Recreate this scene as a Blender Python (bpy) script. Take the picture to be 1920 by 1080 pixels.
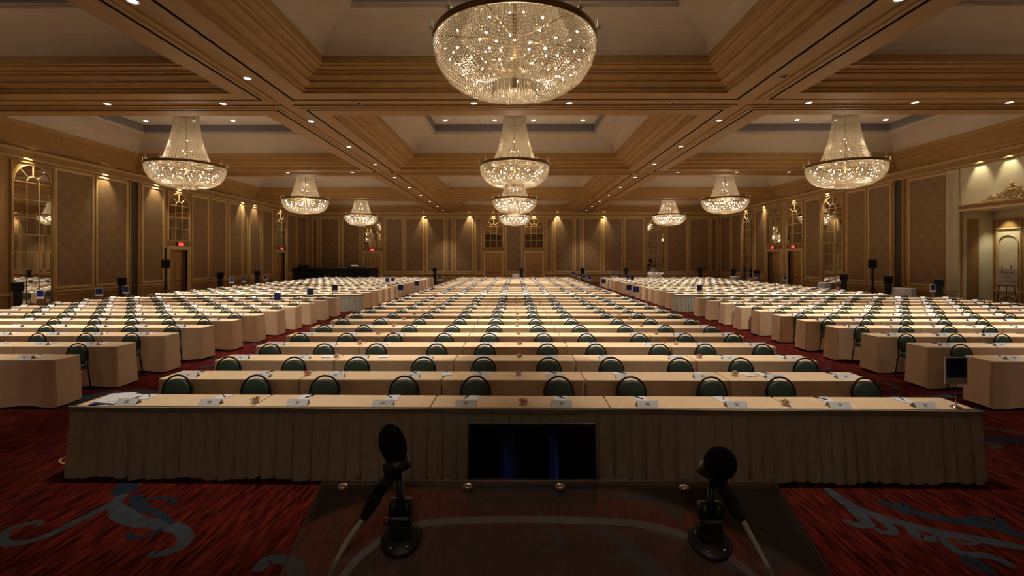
import bpy, math, random
from mathutils import Vector, Matrix
R = random.Random(7)
PI = math.pi
for o in list(bpy.data.objects): bpy.data.objects.remove(o)
SC = bpy.context.scene
COL = SC.collection

# ------------------------------------------------------------------ camera, world, exposure
F, VX, HY, CH = 885.0, 965.0, 485.0, 2.32      # focal length in px, vanishing column, horizon row, eye height
cam_d = bpy.data.cameras.new('camera'); cam = bpy.data.objects.new('camera', cam_d); COL.objects.link(cam)
cam.location = (0, 0, CH); cam.rotation_euler = (PI/2, 0, math.atan((VX-960)/F))
cam_d.sensor_width = 36; cam_d.lens = 36*F/1920; cam_d.shift_y = -(540-HY)/1920
cam_d.clip_start = .02; cam_d.clip_end = 200
SC.camera = cam
W = bpy.data.worlds.new('world'); SC.world = W; W.use_nodes = True
W.node_tree.nodes['Background'].inputs[0].default_value = (1, .8, .55, 1)
W.node_tree.nodes['Background'].inputs[1].default_value = 0.0
SC.view_settings.view_transform = 'Standard'; SC.view_settings.look = 'None'
SC.view_settings.exposure = 0.0; SC.view_settings.gamma = 1.0; SC.view_settings.use_curve_mapping = False
cy = SC.cycles
cy.max_bounces = 8; cy.diffuse_bounces = 3; cy.glossy_bounces = 4; cy.transmission_bounces = 6; cy.transparent_max_bounces = 10
cy.sample_clamp_indirect = 4.0; cy.caustics_reflective = False; cy.caustics_refractive = False
E_CHAND, E_DOWN, E_COFFER, E_WALL = 98.0, 560.0, 1150.0, 250.0
WARM = (1.0, .80, .56); NEUT = (1.0, .88, .72)

# ------------------------------------------------------------------ node helpers / materials
def nmat(name):
    m = bpy.data.materials.new(name); m.use_nodes = True
    nt = m.node_tree; return m, nt, nt.nodes['Principled BSDF']
def setin(b, k, v):
    if k in b.inputs: b.inputs[k].default_value = v
def plain(name, c, rough=.6, metal=0, spec=.4, noise=0, scale=8, bump=0, emis=None, es=0, stretch=None):
    m, nt, b = nmat(name)
    b.inputs['Base Color'].default_value = (*c, 1); setin(b, 'Roughness', rough); setin(b, 'Metallic', metal); setin(b, 'Specular IOR Level', spec)
    if emis: setin(b, 'Emission Color', (*emis, 1)); setin(b, 'Emission Strength', es)
    if noise or bump:
        tc = nt.nodes.new('ShaderNodeTexCoord'); mp = nt.nodes.new('ShaderNodeMapping'); nz = nt.nodes.new('ShaderNodeTexNoise')
        nz.inputs['Scale'].default_value = scale; nz.inputs['Detail'].default_value = 4
        if stretch: mp.inputs['Scale'].default_value = stretch
        nt.links.new(tc.outputs['Object'], mp.inputs[0]); nt.links.new(mp.outputs[0], nz.inputs['Vector'])
        if noise:
            r = nt.nodes.new('ShaderNodeValToRGB'); r.color_ramp.elements[0].position = .3; r.color_ramp.elements[1].position = .7
            r.color_ramp.elements[0].color = (*[x*(1-noise) for x in c], 1); r.color_ramp.elements[1].color = (*[min(1, x*(1+noise)) for x in c], 1)
            nt.links.new(nz.outputs['Fac'], r.inputs[0]); nt.links.new(r.outputs[0], b.inputs['Base Color'])
        if bump:
            bp = nt.nodes.new('ShaderNodeBump'); bp.inputs['Strength'].default_value = bump; bp.inputs['Distance'].default_value = .01
            nt.links.new(nz.outputs['Fac'], bp.inputs['Height']); nt.links.new(bp.outputs[0], b.inputs['Normal'])
    return m
M = {}
M['gold'] = plain('gold_painted_plaster', (.35, .205, .07), .5, noise=.08, scale=3)
M['gold_dark'] = plain('dark_gold_plaster', (.25, .145, .045), .5, noise=.1, scale=3)
M['trim'] = plain('pale_gold_moulding', (.56, .40, .19), .42)
M['cream'] = plain('cream_plaster', (.60, .54, .38), .6, noise=.04, scale=2)
M['cove'] = plain('cove_plaster', (.46, .385, .31), .8, noise=.04, scale=2)
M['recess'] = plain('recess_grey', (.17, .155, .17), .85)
M['tile'] = plain('ceiling_tile_white', (.52, .46, .40), .85, noise=.03)
M['black'] = plain('black_gap', (.008, .007, .006), .8)
M['blackp'] = plain('black_plastic', (.012, .012, .013), .42)
M['blackcloth'] = plain('black_drape', (.008, .008, .010), .95)
M['foam'] = plain('black_foam', (.012, .013, .013), 1.0, spec=.1, bump=.6, scale=900)
M['cloth'] = plain('beige_tablecloth', (.80, .59, .39), .85, spec=.15, noise=.04, scale=5, bump=.12)
M['skirt'] = plain('taupe_pleated_fabric', (.52, .52, .47), .9, spec=.1, noise=.10, scale=30, stretch=(1, 1, .2))
M['skirtband'] = plain('taupe_band', (.30, .27, .22), .9, spec=.1)
M['greycloth'] = plain('grey_cloth', (.42, .37, .36), .9)
M['green'] = plain('green_vinyl', (.032, .055, .040), .5, noise=.25, scale=40)
M['frame'] = plain('dark_bronze_tube', (.035, .028, .02), .28, metal=.6)
M['paper'] = plain('white_paper', (.80, .80, .84), .8)
M['ink'] = plain('dark_ink', (.05, .05, .06), .8)
M['pen'] = plain('black_pen', (.01, .01, .015), .3)
M['brass'] = plain('aged_brass', (.20, .13, .055), .35, metal=.9)
M['chrome'] = plain('chrome', (.75, .73, .70), .15, metal=1)
M['blue'] = plain('navy_print', (.010, .016, .14), .5)
M['bluebright'] = plain('blue_print', (.03, .05, .32), .5)
M['white'] = plain('white_board', (.62, .60, .62), .6)
M['doorw'] = plain('door_wood', (.40, .235, .085), .45, noise=.12, scale=3, stretch=(6, 6, .5))
M['red_glow'] = plain('exit_red', (.6, .02, .03), .5, emis=(1, .06, .08), es=1.6)
M['mirror'] = plain('mirror_silver', (.82, .80, .74), .02, metal=1)
M['lens'] = plain('lamp_lens', (.9, .9, .9), .5, emis=(1, .93, .84), es=9)
M['bulb'] = plain('bulb_glow', (1, .9, .7), .5, emis=(1, .84, .58), es=45)
for k in ('bulb', 'lens', 'red_glow'): M[k].cycles.emission_sampling = 'NONE'
M['candle'] = plain('frosted_candle', (.75, .73, .68), .4)
M['glassbowl'] = plain('thin_glass', (.75, .78, .78), .08)
setin(M['glassbowl'].node_tree.nodes['Principled BSDF'], 'Alpha', .35)
M['candy'] = plain('candy_wrap', (.55, .30, .12), .35, noise=.8, scale=60)
M['candyred'] = plain('candy_wrap_red', (.60, .14, .07), .35, noise=.6, scale=60)
M['cable'] = plain('grey_white_cable', (.55, .57, .56), .5)
M['stage'] = plain('stage_deck', (.04, .03, .03), .8)
M['motif_a'] = plain('carpet_motif_blue_grey', (.046, .052, .062), .95, spec=.05, noise=.25, scale=9)
M['motif_b'] = plain('carpet_motif_teal', (.016, .024, .036), .95, spec=.05, noise=.3, scale=9)
M['motif_g'] = plain('carpet_motif_gold', (.42, .24, .08), .95, spec=.05)
M['frosted'] = plain('frosted_acrylic_edge', (.62, .63, .72), .5)
setin(M['frosted'].node_tree.nodes['Principled BSDF'], 'Alpha', .8)

def crystal():
    m, nt, b = nmat('crystal_bead'); nt.nodes.remove(b)
    out = nt.nodes['Material Output']
    tl = nt.nodes.new('ShaderNodeBsdfTranslucent'); tl.inputs[0].default_value = (.95, .86, .70, 1)
    gl = nt.nodes.new('ShaderNodeBsdfGlossy'); gl.inputs[0].default_value = (1, .95, .85, 1); gl.inputs['Roughness'].default_value = .18
    df = nt.nodes.new('ShaderNodeBsdfDiffuse'); df.inputs[0].default_value = (.85, .78, .66, 1)
    tp = nt.nodes.new('ShaderNodeBsdfTransparent'); tp.inputs[0].default_value = (.95, .92, .86, 1)
    a = nt.nodes.new('ShaderNodeMixShader'); a.inputs[0].default_value = .45
    c = nt.nodes.new('ShaderNodeMixShader'); c.inputs[0].default_value = .3
    d = nt.nodes.new('ShaderNodeMixShader'); d.inputs[0].default_value = .14
    nt.links.new(tl.outputs[0], a.inputs[1]); nt.links.new(gl.outputs[0], a.inputs[2])
    nt.links.new(a.outputs[0], c.inputs[1]); nt.links.new(df.outputs[0], c.inputs[2])
    nt.links.new(c.outputs[0], d.inputs[1]); nt.links.new(tp.outputs[0], d.inputs[2])
    nt.links.new(d.outputs[0], out.inputs[0]); return m
M['crystal'] = crystal()
M['rod'] = plain('crystal_rod', (.50, .42, .32), .2, spec=.8); setin(M['rod'].node_tree.nodes['Principled BSDF'], 'Alpha', .75)
def acrylic():
    m, nt, b = nmat('clear_acrylic'); nt.nodes.remove(b); out = nt.nodes['Material Output']
    tp = nt.nodes.new('ShaderNodeBsdfTransparent'); tp.inputs[0].default_value = (.90, .91, .92, 1)
    gl = nt.nodes.new('ShaderNodeBsdfGlossy'); gl.inputs['Roughness'].default_value = .04
    df = nt.nodes.new('ShaderNodeBsdfDiffuse'); df.inputs[0].default_value = (.6, .5, .5, 1)
    fr = nt.nodes.new('ShaderNodeFresnel'); fr.inputs[0].default_value = 1.49
    a = nt.nodes.new('ShaderNodeMixShader'); a.inputs[0].default_value = .09
    c = nt.nodes.new('ShaderNodeMixShader')
    nt.links.new(tp.outputs[0], a.inputs[1]); nt.links.new(df.outputs[0], a.inputs[2])
    nt.links.new(fr.outputs[0], c.inputs[0]); nt.links.new(a.outputs[0], c.inputs[1]); nt.links.new(gl.outputs[0], c.inputs[2])
    nt.links.new(c.outputs[0], out.inputs[0]); return m
M['acrylic'] = acrylic()
def mth(nt, op, a, b=None):
    n = nt.nodes.new('ShaderNodeMath'); n.operation = op
    for i, v in enumerate((a, b)):
        if v is None: continue
        if isinstance(v, (int, float)): n.inputs[i].default_value = v
        else: nt.links.new(v, n.inputs[i])
    return n.outputs[0]
def damask(name, axis):
    # brown wall fabric with a fine paler ogee lattice, 0.86 m repeat
    m, nt, b = nmat(name); setin(b, 'Roughness', .55); setin(b, 'Specular IOR Level', .35)
    tc = nt.nodes.new('ShaderNodeTexCoord'); sx = nt.nodes.new('ShaderNodeSeparateXYZ'); nt.links.new(tc.outputs['Object'], sx.inputs[0])
    u = mth(nt, 'MULTIPLY', sx.outputs[axis], 2*PI/.68); v = mth(nt, 'MULTIPLY', sx.outputs[2], 2*PI/.84)
    cu = mth(nt, 'COSINE', u); cv = mth(nt, 'COSINE', v)
    s = mth(nt, 'ABSOLUTE', mth(nt, 'ADD', cu, mth(nt, 'MULTIPLY', cv, .97)))
    u2 = mth(nt, 'COSINE', mth(nt, 'MULTIPLY', u, 2.0)); v2 = mth(nt, 'COSINE', mth(nt, 'MULTIPLY', v, 2.0))
    s2 = mth(nt, 'ABSOLUTE', mth(nt, 'ADD', u2, v2))
    l1 = mth(nt, 'LESS_THAN', s, .15); l3 = mth(nt, 'LESS_THAN', mth(nt, 'ABSOLUTE', mth(nt, 'SUBTRACT', s, 1.25)), .10); l1 = mth(nt, 'MAXIMUM', l1, mth(nt, 'MULTIPLY', l3, .6)); l2 = mth(nt, 'MULTIPLY', mth(nt, 'LESS_THAN', s2, .16), .35)
    f = mth(nt, 'MAXIMUM', l1, l2)
    mx = nt.nodes.new('ShaderNodeMixRGB'); mx.inputs[1].default_value = (.215, .13, .058, 1); mx.inputs[2].default_value = (.27, .175, .09, 1)
    nt.links.new(f, mx.inputs[0]); nt.links.new(mx.outputs[0], b.inputs['Base Color']); return m
M['damask_y'] = damask('damask_side', 1); M['damask_x'] = damask('damask_back', 0)
def carpet():
    m, nt, b = nmat('red_streaked_carpet'); setin(b, 'Roughness', .95); setin(b, 'Specular IOR Level', .05)
    tc = nt.nodes.new('ShaderNodeTexCoord'); mp = nt.nodes.new('ShaderNodeMapping'); mp.inputs['Scale'].default_value = (26, 3.2, 1)
    nz = nt.nodes.new('ShaderNodeTexNoise'); nz.inputs['Scale'].default_value = 1; nz.inputs['Detail'].default_value = 5; nz.inputs['Distortion'].default_value = .5
    r = nt.nodes.new('ShaderNodeValToRGB'); e = r.color_ramp.elements
    e[0].position = .36; e[0].color = (.022, .003, .003, 1); e[1].position = .52; e[1].color = (.092, .009, .006, 1)
    x = e.new(.68); x.color = (.155, .022, .009, 1)
    n2 = nt.nodes.new('ShaderNodeTexNoise'); n2.inputs['Scale'].default_value = .8
    mx = nt.nodes.new('ShaderNodeMixRGB'); mx.blend_type = 'MULTIPLY'; mx.inputs[0].default_value = .35
    nt.links.new(tc.outputs['Object'], mp.inputs[0]); nt.links.new(mp.outputs[0], nz.inputs['Vector']); nt.links.new(tc.outputs['Object'], n2.inputs['Vector'])
    nt.links.new(nz.outputs['Fac'], r.inputs[0]); nt.links.new(r.outputs[0], mx.inputs[1]); nt.links.new(n2.outputs['Color'], mx.inputs[2])
    nt.links.new(mx.outputs[0], b.inputs['Base Color']); return m
M['carpet'] = carpet()

# ------------------------------------------------------------------ mesh builder
class MB:
    def __init__(s): s.v = []; s.f = []; s.mi = []; s.m = 0; s.xf = None
    def add(s, vs, fs):
        n = len(s.v)
        if s.xf is not None: vs = [tuple(s.xf @ Vector(p)) for p in vs]
        s.v += [tuple(p) for p in vs]; s.f += [tuple(i+n for i in q) for q in fs]; s.mi += [s.m]*len(fs); return s
    def box(s, x0, x1, y0, y1, z0, z1):
        return s.add([(x0,y0,z0),(x1,y0,z0),(x1,y1,z0),(x0,y1,z0),(x0,y0,z1),(x1,y0,z1),(x1,y1,z1),(x0,y1,z1)],
            [(0,3,2,1),(4,5,6,7),(0,1,5,4),(1,2,6,5),(2,3,7,6),(3,0,4,7)])
    def bbox(s, x0, x1, y0, y1, z0, z1, r=.01):   # box with bevelled long edges
        if x0 > x1: x0, x1 = x1, x0
        if y0 > y1: y0, y1 = y1, y0
        p = []
        for z, i in ((z0, r), (z0+r, 0), (z1-r, 0), (z1, r)):
            p += [(x0+i,y0+r,z),(x0+r,y0+i,z),(x1-r,y0+i,z),(x1-i,y0+r,z),(x1-i,y1-r,z),(x1-r,y1-i,z),(x0+r,y1-i,z),(x0+i,y1-r,z)]
        f = [tuple(range(7, -1, -1)), tuple(range(24, 32))]
        for k in range(3):
            for j in range(8): f.append((k*8+j, k*8+(j+1) % 8, k*8+8+(j+1) % 8, k*8+8+j))
        return s.add(p, f)
    def tube(s, pts, r, n=8, closed=False, cap=True):
        pts = [Vector(p) for p in pts]; N = len(pts); rs = r if isinstance(r, (list, tuple)) else [r]*N
        vs = []; up = None
        for i, p in enumerate(pts):
            a = pts[(i-1) % N] if (closed or i) else p; b = pts[(i+1) % N] if (closed or i < N-1) else p
            t = (b-a)
            t = t.normalized() if t.length > 1e-9 else Vector((0, 0, 1))
            if up is None: up = Vector((0, 0, 1)) if abs(t.z) < .9 else Vector((1, 0, 0))
            u = t.cross(up)
            if u.length < 1e-6: u = t.cross(Vector((0, 1, 0)))
            u.normalize(); w = u.cross(t).normalized(); up = w
            for k in range(n):
                q = 2*PI*k/n; vs.append(p+u*math.cos(q)*rs[i]+w*math.sin(q)*rs[i])
        fs = []
        for i in range(N if closed else N-1):
            j = (i+1) % N
            for k in range(n): fs.append((i*n+k, i*n+(k+1) % n, j*n+(k+1) % n, j*n+k))
        if not closed and cap: fs += [tuple(range(n-1, -1, -1)), tuple((N-1)*n+k for k in range(n))]
        return s.add(vs, fs)
    def lathe(s, prof, n=24, c=(0, 0, 0), a0=0, cap=False):
        vs = []; fs = []
        for r, z in prof:
            for k in range(n):
                q = a0+2*PI*k/n; vs.append((c[0]+r*math.cos(q), c[1]+r*math.sin(q), c[2]+z))
        for i in range(len(prof)-1):
            for k in range(n): fs.append((i*n+k, i*n+(k+1) % n, (i+1)*n+(k+1) % n, (i+1)*n+k))
        if cap: fs += [tuple(range(n-1, -1, -1)), tuple((len(prof)-1)*n+k for k in range(n))]
        return s.add(vs, fs)
    def octa(s, c, r, h):
        x, y, z = c
        return s.add([(x+r,y,z),(x,y+r,z),(x-r,y,z),(x,y-r,z),(x,y,z+h),(x,y,z-h)], [(0,1,4),(1,2,4),(2,3,4),(3,0,4),(1,0,5),(2,1,5),(3,2,5),(0,3,5)])
    def ball(s, c, r, n=10, sz=1, m=6):
        return s.lathe([(max(.0005, r*math.sin(PI*i/m)), -r*sz*math.cos(PI*i/m)) for i in range(m+1)], n, c)
    def mesh(s, name, mats, smooth=False):
        me = bpy.data.meshes.new(name); me.from_pydata(s.v, [], s.f)
        for m in (mats if isinstance(mats, (list, tuple)) else [mats]): me.materials.append(m)
        if any(s.mi): me.polygons.foreach_set('material_index', s.mi)
        if smooth: me.polygons.foreach_set('use_smooth', [True]*len(s.f))
        me.update(); return me
def link(name, me, parent=None, loc=(0, 0, 0), rz=0, kind=None, label=None, cat=None, group=None):
    o = bpy.data.objects.new(name, me); COL.objects.link(o)
    if parent: o.parent = parent
    o.location = loc; o.rotation_euler = (0, 0, rz)
    if kind: o['kind'] = kind
    if label: o['label'] = label
    if cat: o['category'] = cat
    if group: o['group'] = group
    return o
def build(name, mb, mats, parent=None, smooth=False, **k): return link(name, mb.mesh(name, mats, smooth), parent, **k)
def thing(name, label, cat, loc=(0, 0, 0), rz=0, group=None): return link(name, None, None, loc, rz, None, label, cat, group)
def copy_tree(root, loc, rz, label, group=None):
    c = root.copy(); COL.objects.link(c); c.location = loc; c.rotation_euler = (0, 0, rz); c['label'] = label
    if group: c['group'] = group
    for ch in root.children:
        d = ch.copy(); COL.objects.link(d); d.parent = c
        for g in ch.children:
            e = g.copy(); COL.objects.link(e); e.parent = d
    return c
def text_mesh(s, size, mat, extr=.0):
    cu = bpy.data.curves.new('text', 'FONT'); cu.body = s; cu.size = size; cu.align_x = 'CENTER'; cu.align_y = 'CENTER'; cu.extrude = extr; cu.resolution_u = 3
    o = bpy.data.objects.new('text_tmp', cu); COL.objects.link(o)
    dg = bpy.context.evaluated_depsgraph_get(); me = bpy.data.meshes.new_from_object(o.evaluated_get(dg))
    bpy.data.objects.remove(o); me.materials.clear(); me.materials.append(mat)
    me.transform(Matrix.Rotation(PI/2, 4, 'X')); return me
def light(kind, loc, e, col, rad=.1, ang=None, blend=.5, aim=None):
    l = bpy.data.lights.new('lamp', kind); l.energy = e; l.color = col; l.shadow_soft_size = rad
    if kind == 'SPOT': l.spot_size = ang; l.spot_blend = blend
    o = bpy.data.objects.new('lamp_light', l); COL.objects.link(o); o.location = loc
    if aim is not None: o.rotation_euler = (Vector(aim)-Vector(loc)).to_track_quat('-Z', 'Y').to_euler()
    return o
ORD = 'zeroth first second third fourth fifth sixth seventh eighth ninth tenth eleventh twelfth thirteenth fourteenth fifteenth sixteenth seventeenth eighteenth nineteenth twentieth'.split()
def at(px, py, y):   # world point at depth y seen on the given photo pixel
    return Vector(((px-VX)*y/F, y, CH-(py-HY)*y/F))
def on_floor(px, py):
    y = F*CH/(py-HY); return ((px-VX)*y/F, y)

# ------------------------------------------------------------------ room
XL, XR, YB, YF = -19.15, 18.95, 44.0, -7.85
ZS = 6.60                       # beam soffit
BX, BY0, HXB, HYB = 6.42, 7.9, 6.42, 5.25
floor = build('floor', MB().box(XL-.5, XR+3.0, YF-.3, YB+.5, -.2, 0), M['carpet'], kind='structure')

def wpt(side, a, o):
    return (XL+o, a) if side == 'left' else (XR-o, a) if side == 'right' else (a, YB-o)
def wbox(mb, side, a0, a1, z0, z1, o0, o1):
    p = wpt(side, a0, o0); q = wpt(side, a1, o1)
    return mb.box(min(p[0], q[0]), max(p[0], q[0]), min(p[1], q[1]), max(p[1], q[1]), z0, z1)
def aL(px): return -XL*F/(VX-px)
def aR(px): return XR*F/(px-VX)
def aB(px): return (px-VX)*YB/F
doors = {'left': [(aL(310), aL(353)), (aL(513), aL(534.5))], 'right': [(aR(1505), aR(1473.5)), (aR(1464.5), aR(1436))],
         'back': [(aB(680), aB(717)), (aB(906.5), aB(944.5)), (aB(981.5), aB(1020.5))]}
PORT = (15.8, 20.16); PORTH = 4.33
DOORH = 2.86
walls = {}
for side, lo, hi in (('left', YF, YB), ('right', YF, YB), ('back', XL, XR)):
    mb = MB(); cuts = sorted([(a+.2, b-.2, DOORH) for a, b in doors[side]] + ([(PORT[0], PORT[1], PORTH)] if side == 'right' else []))
    x = lo
    for a, b, h in cuts:
        wbox(mb, side, x, a, 0, 9, -.1, 0); wbox(mb, side, a, b, h, 9, -.1, 0); x = b
    wbox(mb, side, x, hi, 0, 9, -.1, 0)
    walls[side] = build('wall_'+side, mb, M['gold'], kind='structure')
build('wall_front', MB().box(XL-.1, XR+.1, YF-.1, YF, 0, 9), M['gold'], kind='structure')

def ringbox(mb, side, a0, a1, z0, z1, w, o0, o1):
    wbox(mb, side, a0, a1, z0, z0+w, o0, o1); wbox(mb, side, a0, a1, z1-w, z1, o0, o1)
    wbox(mb, side, a0, a0+w, z0+w, z1-w, o0, o1); wbox(mb, side, a1-w, a1, z0+w, z1-w, o0, o1)
def panel(side, a0, a1):
    w = walls[side]; d = M['damask_x'] if side == 'back' else M['damask_y']
    z0, z1 = 1.06, 6.12
    mb = MB(); ringbox(mb, side, a0, a1, z0, z1, .075, 0, .045); ringbox(mb, side, a0+.075, a1-.075, z0+.075, z1-.075, .03, 0, .025)
    fr = build('panel_moulding', mb, M['trim'], w)
    build('wall_panel', wbox(MB(), side, a0+.105, a1-.105, z0+.105, z1-.105, 0, .012), d, w)
    mb = MB(); ringbox(mb, side, a0+.03, a1-.03, .24, .86, .05, 0, .03)
    build('dado_moulding', mb, M['trim'], w)
def mirror(side, a0, a1, z0, label):
    # arched mirror: rectangular panes 3 across, fan of five panes on top
    ac = (a0+a1)/2; hw = (a1-a0)/2-.13; zs = 5.32; ra = hw
    p = wpt(side, ac, 0); t = thing('arched_mirror', label, 'mirror', (p[0], p[1], z0))
    L0 = t.location.copy()
    def bld(name, mb, mat):
        mb.v = [(x-L0.x, y-L0.y, z-L0.z) for x, y, z in mb.v]; return build(name, mb, mat, t)
    mb = MB(); ringbox(mb, side, a0, a1, z0, 6.12, .075, 0, .06)
    # spandrel around arch
    ztop = 6.045; n = 20; o1 = .035
    for sgn in (1,):
        pts = [(ac+ra*math.cos(PI*i/n), zs+min(ra, ztop-zs-.02)*math.sin(PI*i/n)) for i in range(n+1)]
        for i in range(n):
            (xa, za), (xb, zb) = pts[i], pts[i+1]
            q = [wpt(side, xa, o1), wpt(side, xb, o1)]
            mb.add([(q[0][0], q[0][1], za), (q[1][0], q[1][1], zb), (q[1][0], q[1][1], ztop), (q[0][0], q[0][1], ztop)], [(0, 1, 2, 3)])
    wbox(mb, side, a0+.075, ac-hw, z0, ztop, 0, o1); wbox(mb, side, ac+hw, a1-.075, z0, ztop, 0, o1)
    bld('frame', mb, M['gold'])
    mb = MB(); rz = min(ra, ztop-zs-.02)
    mb.tube([(*wpt(side, ac+ra*math.cos(PI*i/20), o1), zs+rz*math.sin(PI*i/20)) for i in range(21)], .022, 6)
    mb.tube([(*wpt(side, a0+.04, .06), z0+.04), (*wpt(side, a0+.04, .06), 6.08), (*wpt(side, a1-.04, .06), 6.08), (*wpt(side, a1-.04, .06), z0+.04)], .022, 6)
    bld('arch_moulding', mb, M['trim'])
    # panes
    rows = max(1, round((zs-z0-.1)/.68)); rh = (zs-z0-.075)/rows; cw = 2*hw/3
    def pane(poly):
        mb = MB(); tx, tz = R.uniform(-.003, .003), R.uniform(-.0025, .0025)
        ca = sum(q[0] for q in poly)/len(poly); cz = sum(q[1] for q in poly)/len(poly)
        vs = [(*wpt(side, a, .02+(a-ca)*tx+(z-cz)*tz), z) for a, z in poly]
        m = len(vs); vs += [(*wpt(side, a, .001), z) for a, z in poly]
        mb.add(vs, [tuple(range(m)), tuple(range(2*m-1, m-1, -1))]+[(i, (i+1) % m, m+(i+1) % m, m+i) for i in range(m)])
        bld('pane', mb, M['mirror'])
    for r in range(rows):
        for c in range(3):
            x0 = ac-hw+c*cw; y0 = z0+.075+r*rh
            pane([(x0+.004, y0+.004), (x0+cw-.004, y0+.004), (x0+cw-.004, y0+rh-.004), (x0+.004, y0+rh-.004)])
    ri = cw/2; k = rz/ra
    for q0, q1 in ((0, 45), (45, 90), (90, 135), (135, 180)):
        th = [math.radians(q0+(q1-q0)*i/6) for i in range(7)]
        pane([(ac+ra*math.cos(q), zs+rz*math.sin(q)) for q in th]+[(ac+ri*math.cos(q), zs+ri*k*math.sin(q)) for q in reversed(th)])
    pane([(ac+ri*math.cos(PI*i/8), zs+ri*k*math.sin(PI*i/8)) for i in range(9)])
    for r in range(1, rows+1): bld('muntin', wbox(MB(), side, ac-hw, ac+hw, z0+.075+r*rh-.011, z0+.075+r*rh+.011, .018, .032), M['trim'])
    for c in (1, 2): bld('muntin', wbox(MB(), side, ac-hw+c*cw-.011, ac-hw+c*cw+.011, z0+.075, zs, .018, .034), M['trim'])
    for q in (45, 90, 135):
        q = math.radians(q)
        bld('muntin', MB().tube([(*wpt(side, ac+ri*math.cos(q), .03), zs+ri*k*math.sin(q)), (*wpt(side, ac+ra*math.cos(q), .03), zs+rz*math.sin(q))], .02, 6), M['trim'])
    bld('muntin', MB().tube([(*wpt(side, ac+ri*math.cos(PI*i/12), .03), zs+ri*k*math.sin(PI*i/12)) for i in range(13)], .02, 6), M['trim'])
DN = [0]
def door(side, a0, a1, exit_label, open_dark=False):
    DN[0] += 1; z1 = 3.02
    p = wpt(side, (a0+a1)/2, 0)
    t = link('door_%d' % DN[0], None, kind='structure', loc=(p[0], p[1], 0)); L0 = t.location.copy()
    def bld(name, mb, mat, par=t):
        mb.v = [(x-L0.x, y-L0.y, z-L0.z) for x, y, z in mb.v]; return build(name, mb, mat, par)
    mb = MB()
    for w0, w1, o in ((0, .09, .09), (.09, .2, .05)):
        wbox(mb, side, a0+w0, a0+w1, 0, z1-w0, -.1, o); wbox(mb, side, a1-w1, a1-w0, 0, z1-w0, -.1, o); wbox(mb, side, a0+w1, a1-w1, z1-w1, z1-w0, -.1, o)
    bld('door_frame', mb, M['trim'])
    mb = MB(); d = .38; wbox(mb, side, a0+.16, a0+.2, 0, DOORH, -d, -.1); wbox(mb, side, a1-.2, a1-.16, 0, DOORH, -d, -.1); wbox(mb, side, a0+.16, a1-.16, DOORH, DOORH+.05, -d, -.1)
    bld('door_reveal', mb, M['gold_dark'])
    ac = (a0+a1)/2; dep = .08 if side == 'back' else .3
    for b0, b1 in ((a0+.2, ac-.004), (ac+.004, a1-.2)):
        lf = bld('door_leaf', wbox(MB(), side, b0, b1, .01, DOORH, -dep-.05, -dep), M['doorw'])
        mb = MB(); ringbox(mb, side, b0+.16, b1-.16, 1.15, DOORH-.2, .035, -dep, -dep+.02); ringbox(mb, side, b0+.16, b1-.16, .2, .95, .035, -dep, -dep+.02)
        bld('leaf_moulding', mb, M['trim'], lf)
        bld('push_bar', wbox(MB(), side, b0+.12, b1-.08, 1.02, 1.07, -dep+.01, -dep+.06), M['brass'], lf)
    wl = walls[side]
    mb = MB(); wbox(mb, side, a0, a1, z1+.02, 3.3, 0, .02); build('lintel_panel', mb, M['gold_dark'], wl)
    if exit_label:
        q = wpt(side, ac, .10); rz = {'back': 0, 'left': PI/2, 'right': -PI/2}[side]
        s = thing('exit_sign', exit_label, 'sign', (q[0], q[1], 3.03), rz)
        build('housing', MB().bbox(-.19, .19, -.03, .035, 0, .22, .008), M['blackp'], s)
        build('face', MB().box(-.17, .17, -.036, -.031, .02, .20), M['red_glow'], s)
        link('lettering', text_mesh('EXIT', .13, M['white'], .001), s, (0, -.04, .11))

for px in ((97, 171), (175, 236)): panel('left', aL(px[0]), aL(px[1]))
for px in ((262, 304), (357, 388.5), (393, 422), (427, 451.5), (454, 463), (466, 487.5), (490, 510), (537, 554), (556.5, 575)): panel('left', aL(px[0]), aL(px[1]))
panel('left', 14.4, 17.4); panel('left', 10.8, 14.2)
for px in ((1700, 1775),): panel('right', aR(px[1]), aR(px[0]))
for px in ((1371, 1389), (1350, 1369), (1414.5, 1433.5), (1466, 1472), (1507.5, 1537.5), (1585, 1622), (1625.5, 1669)): panel('right', aR(px[1]), aR(px[0]))
panel('right', 11.4, 14.6)
for px in ((583.7, 595.5), (599.5, 636.2), (641, 675.5), (721, 756.5), (759.5, 795), (800, 834), (837, 849), (852.5, 887.5), (891, 903.3), (947.5, 979), (1024, 1036),
           (1039.5, 1075.5), (1077.8, 1089.8), (1093, 1127.6), (1131, 1167.2), (1170, 1207.2), (1249, 1288), (1291, 1329), (1331, 1344)): panel('back', aB(px[0]), aB(px[1]))
mirror('left', 17.78, 19.5, .45, 'tall arched mirror on the left wall, nearest the camera')
mirror('left', *doors['left'][0], 3.30, 'short arched mirror over the door behind the left tripod speaker')
mirror('left', *doors['left'][1], 3.30, 'short arched mirror over the far door of the left wall')
mirror('back', *doors['back'][0], 3.30, 'arched mirror above the back wall exit door beside the black riser')
mirror('back', *doors['back'][1], 3.30, 'arched mirror on the back wall above the left of the twin doors')
mirror('back', *doors['back'][2], 3.30, 'arched mirror on the back wall above the right of the twin doors')
mirror('back', aB(1211), aB(1246.5), .45, 'tall arched mirror on the back wall behind a small cloth table')
mirror('right', *doors['right'][0], 3.30, 'short arched mirror over the nearer exit door of the right wall')
mirror('right', *doors['right'][1], 3.30, 'short arched mirror over the farther exit door of the right wall')
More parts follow.
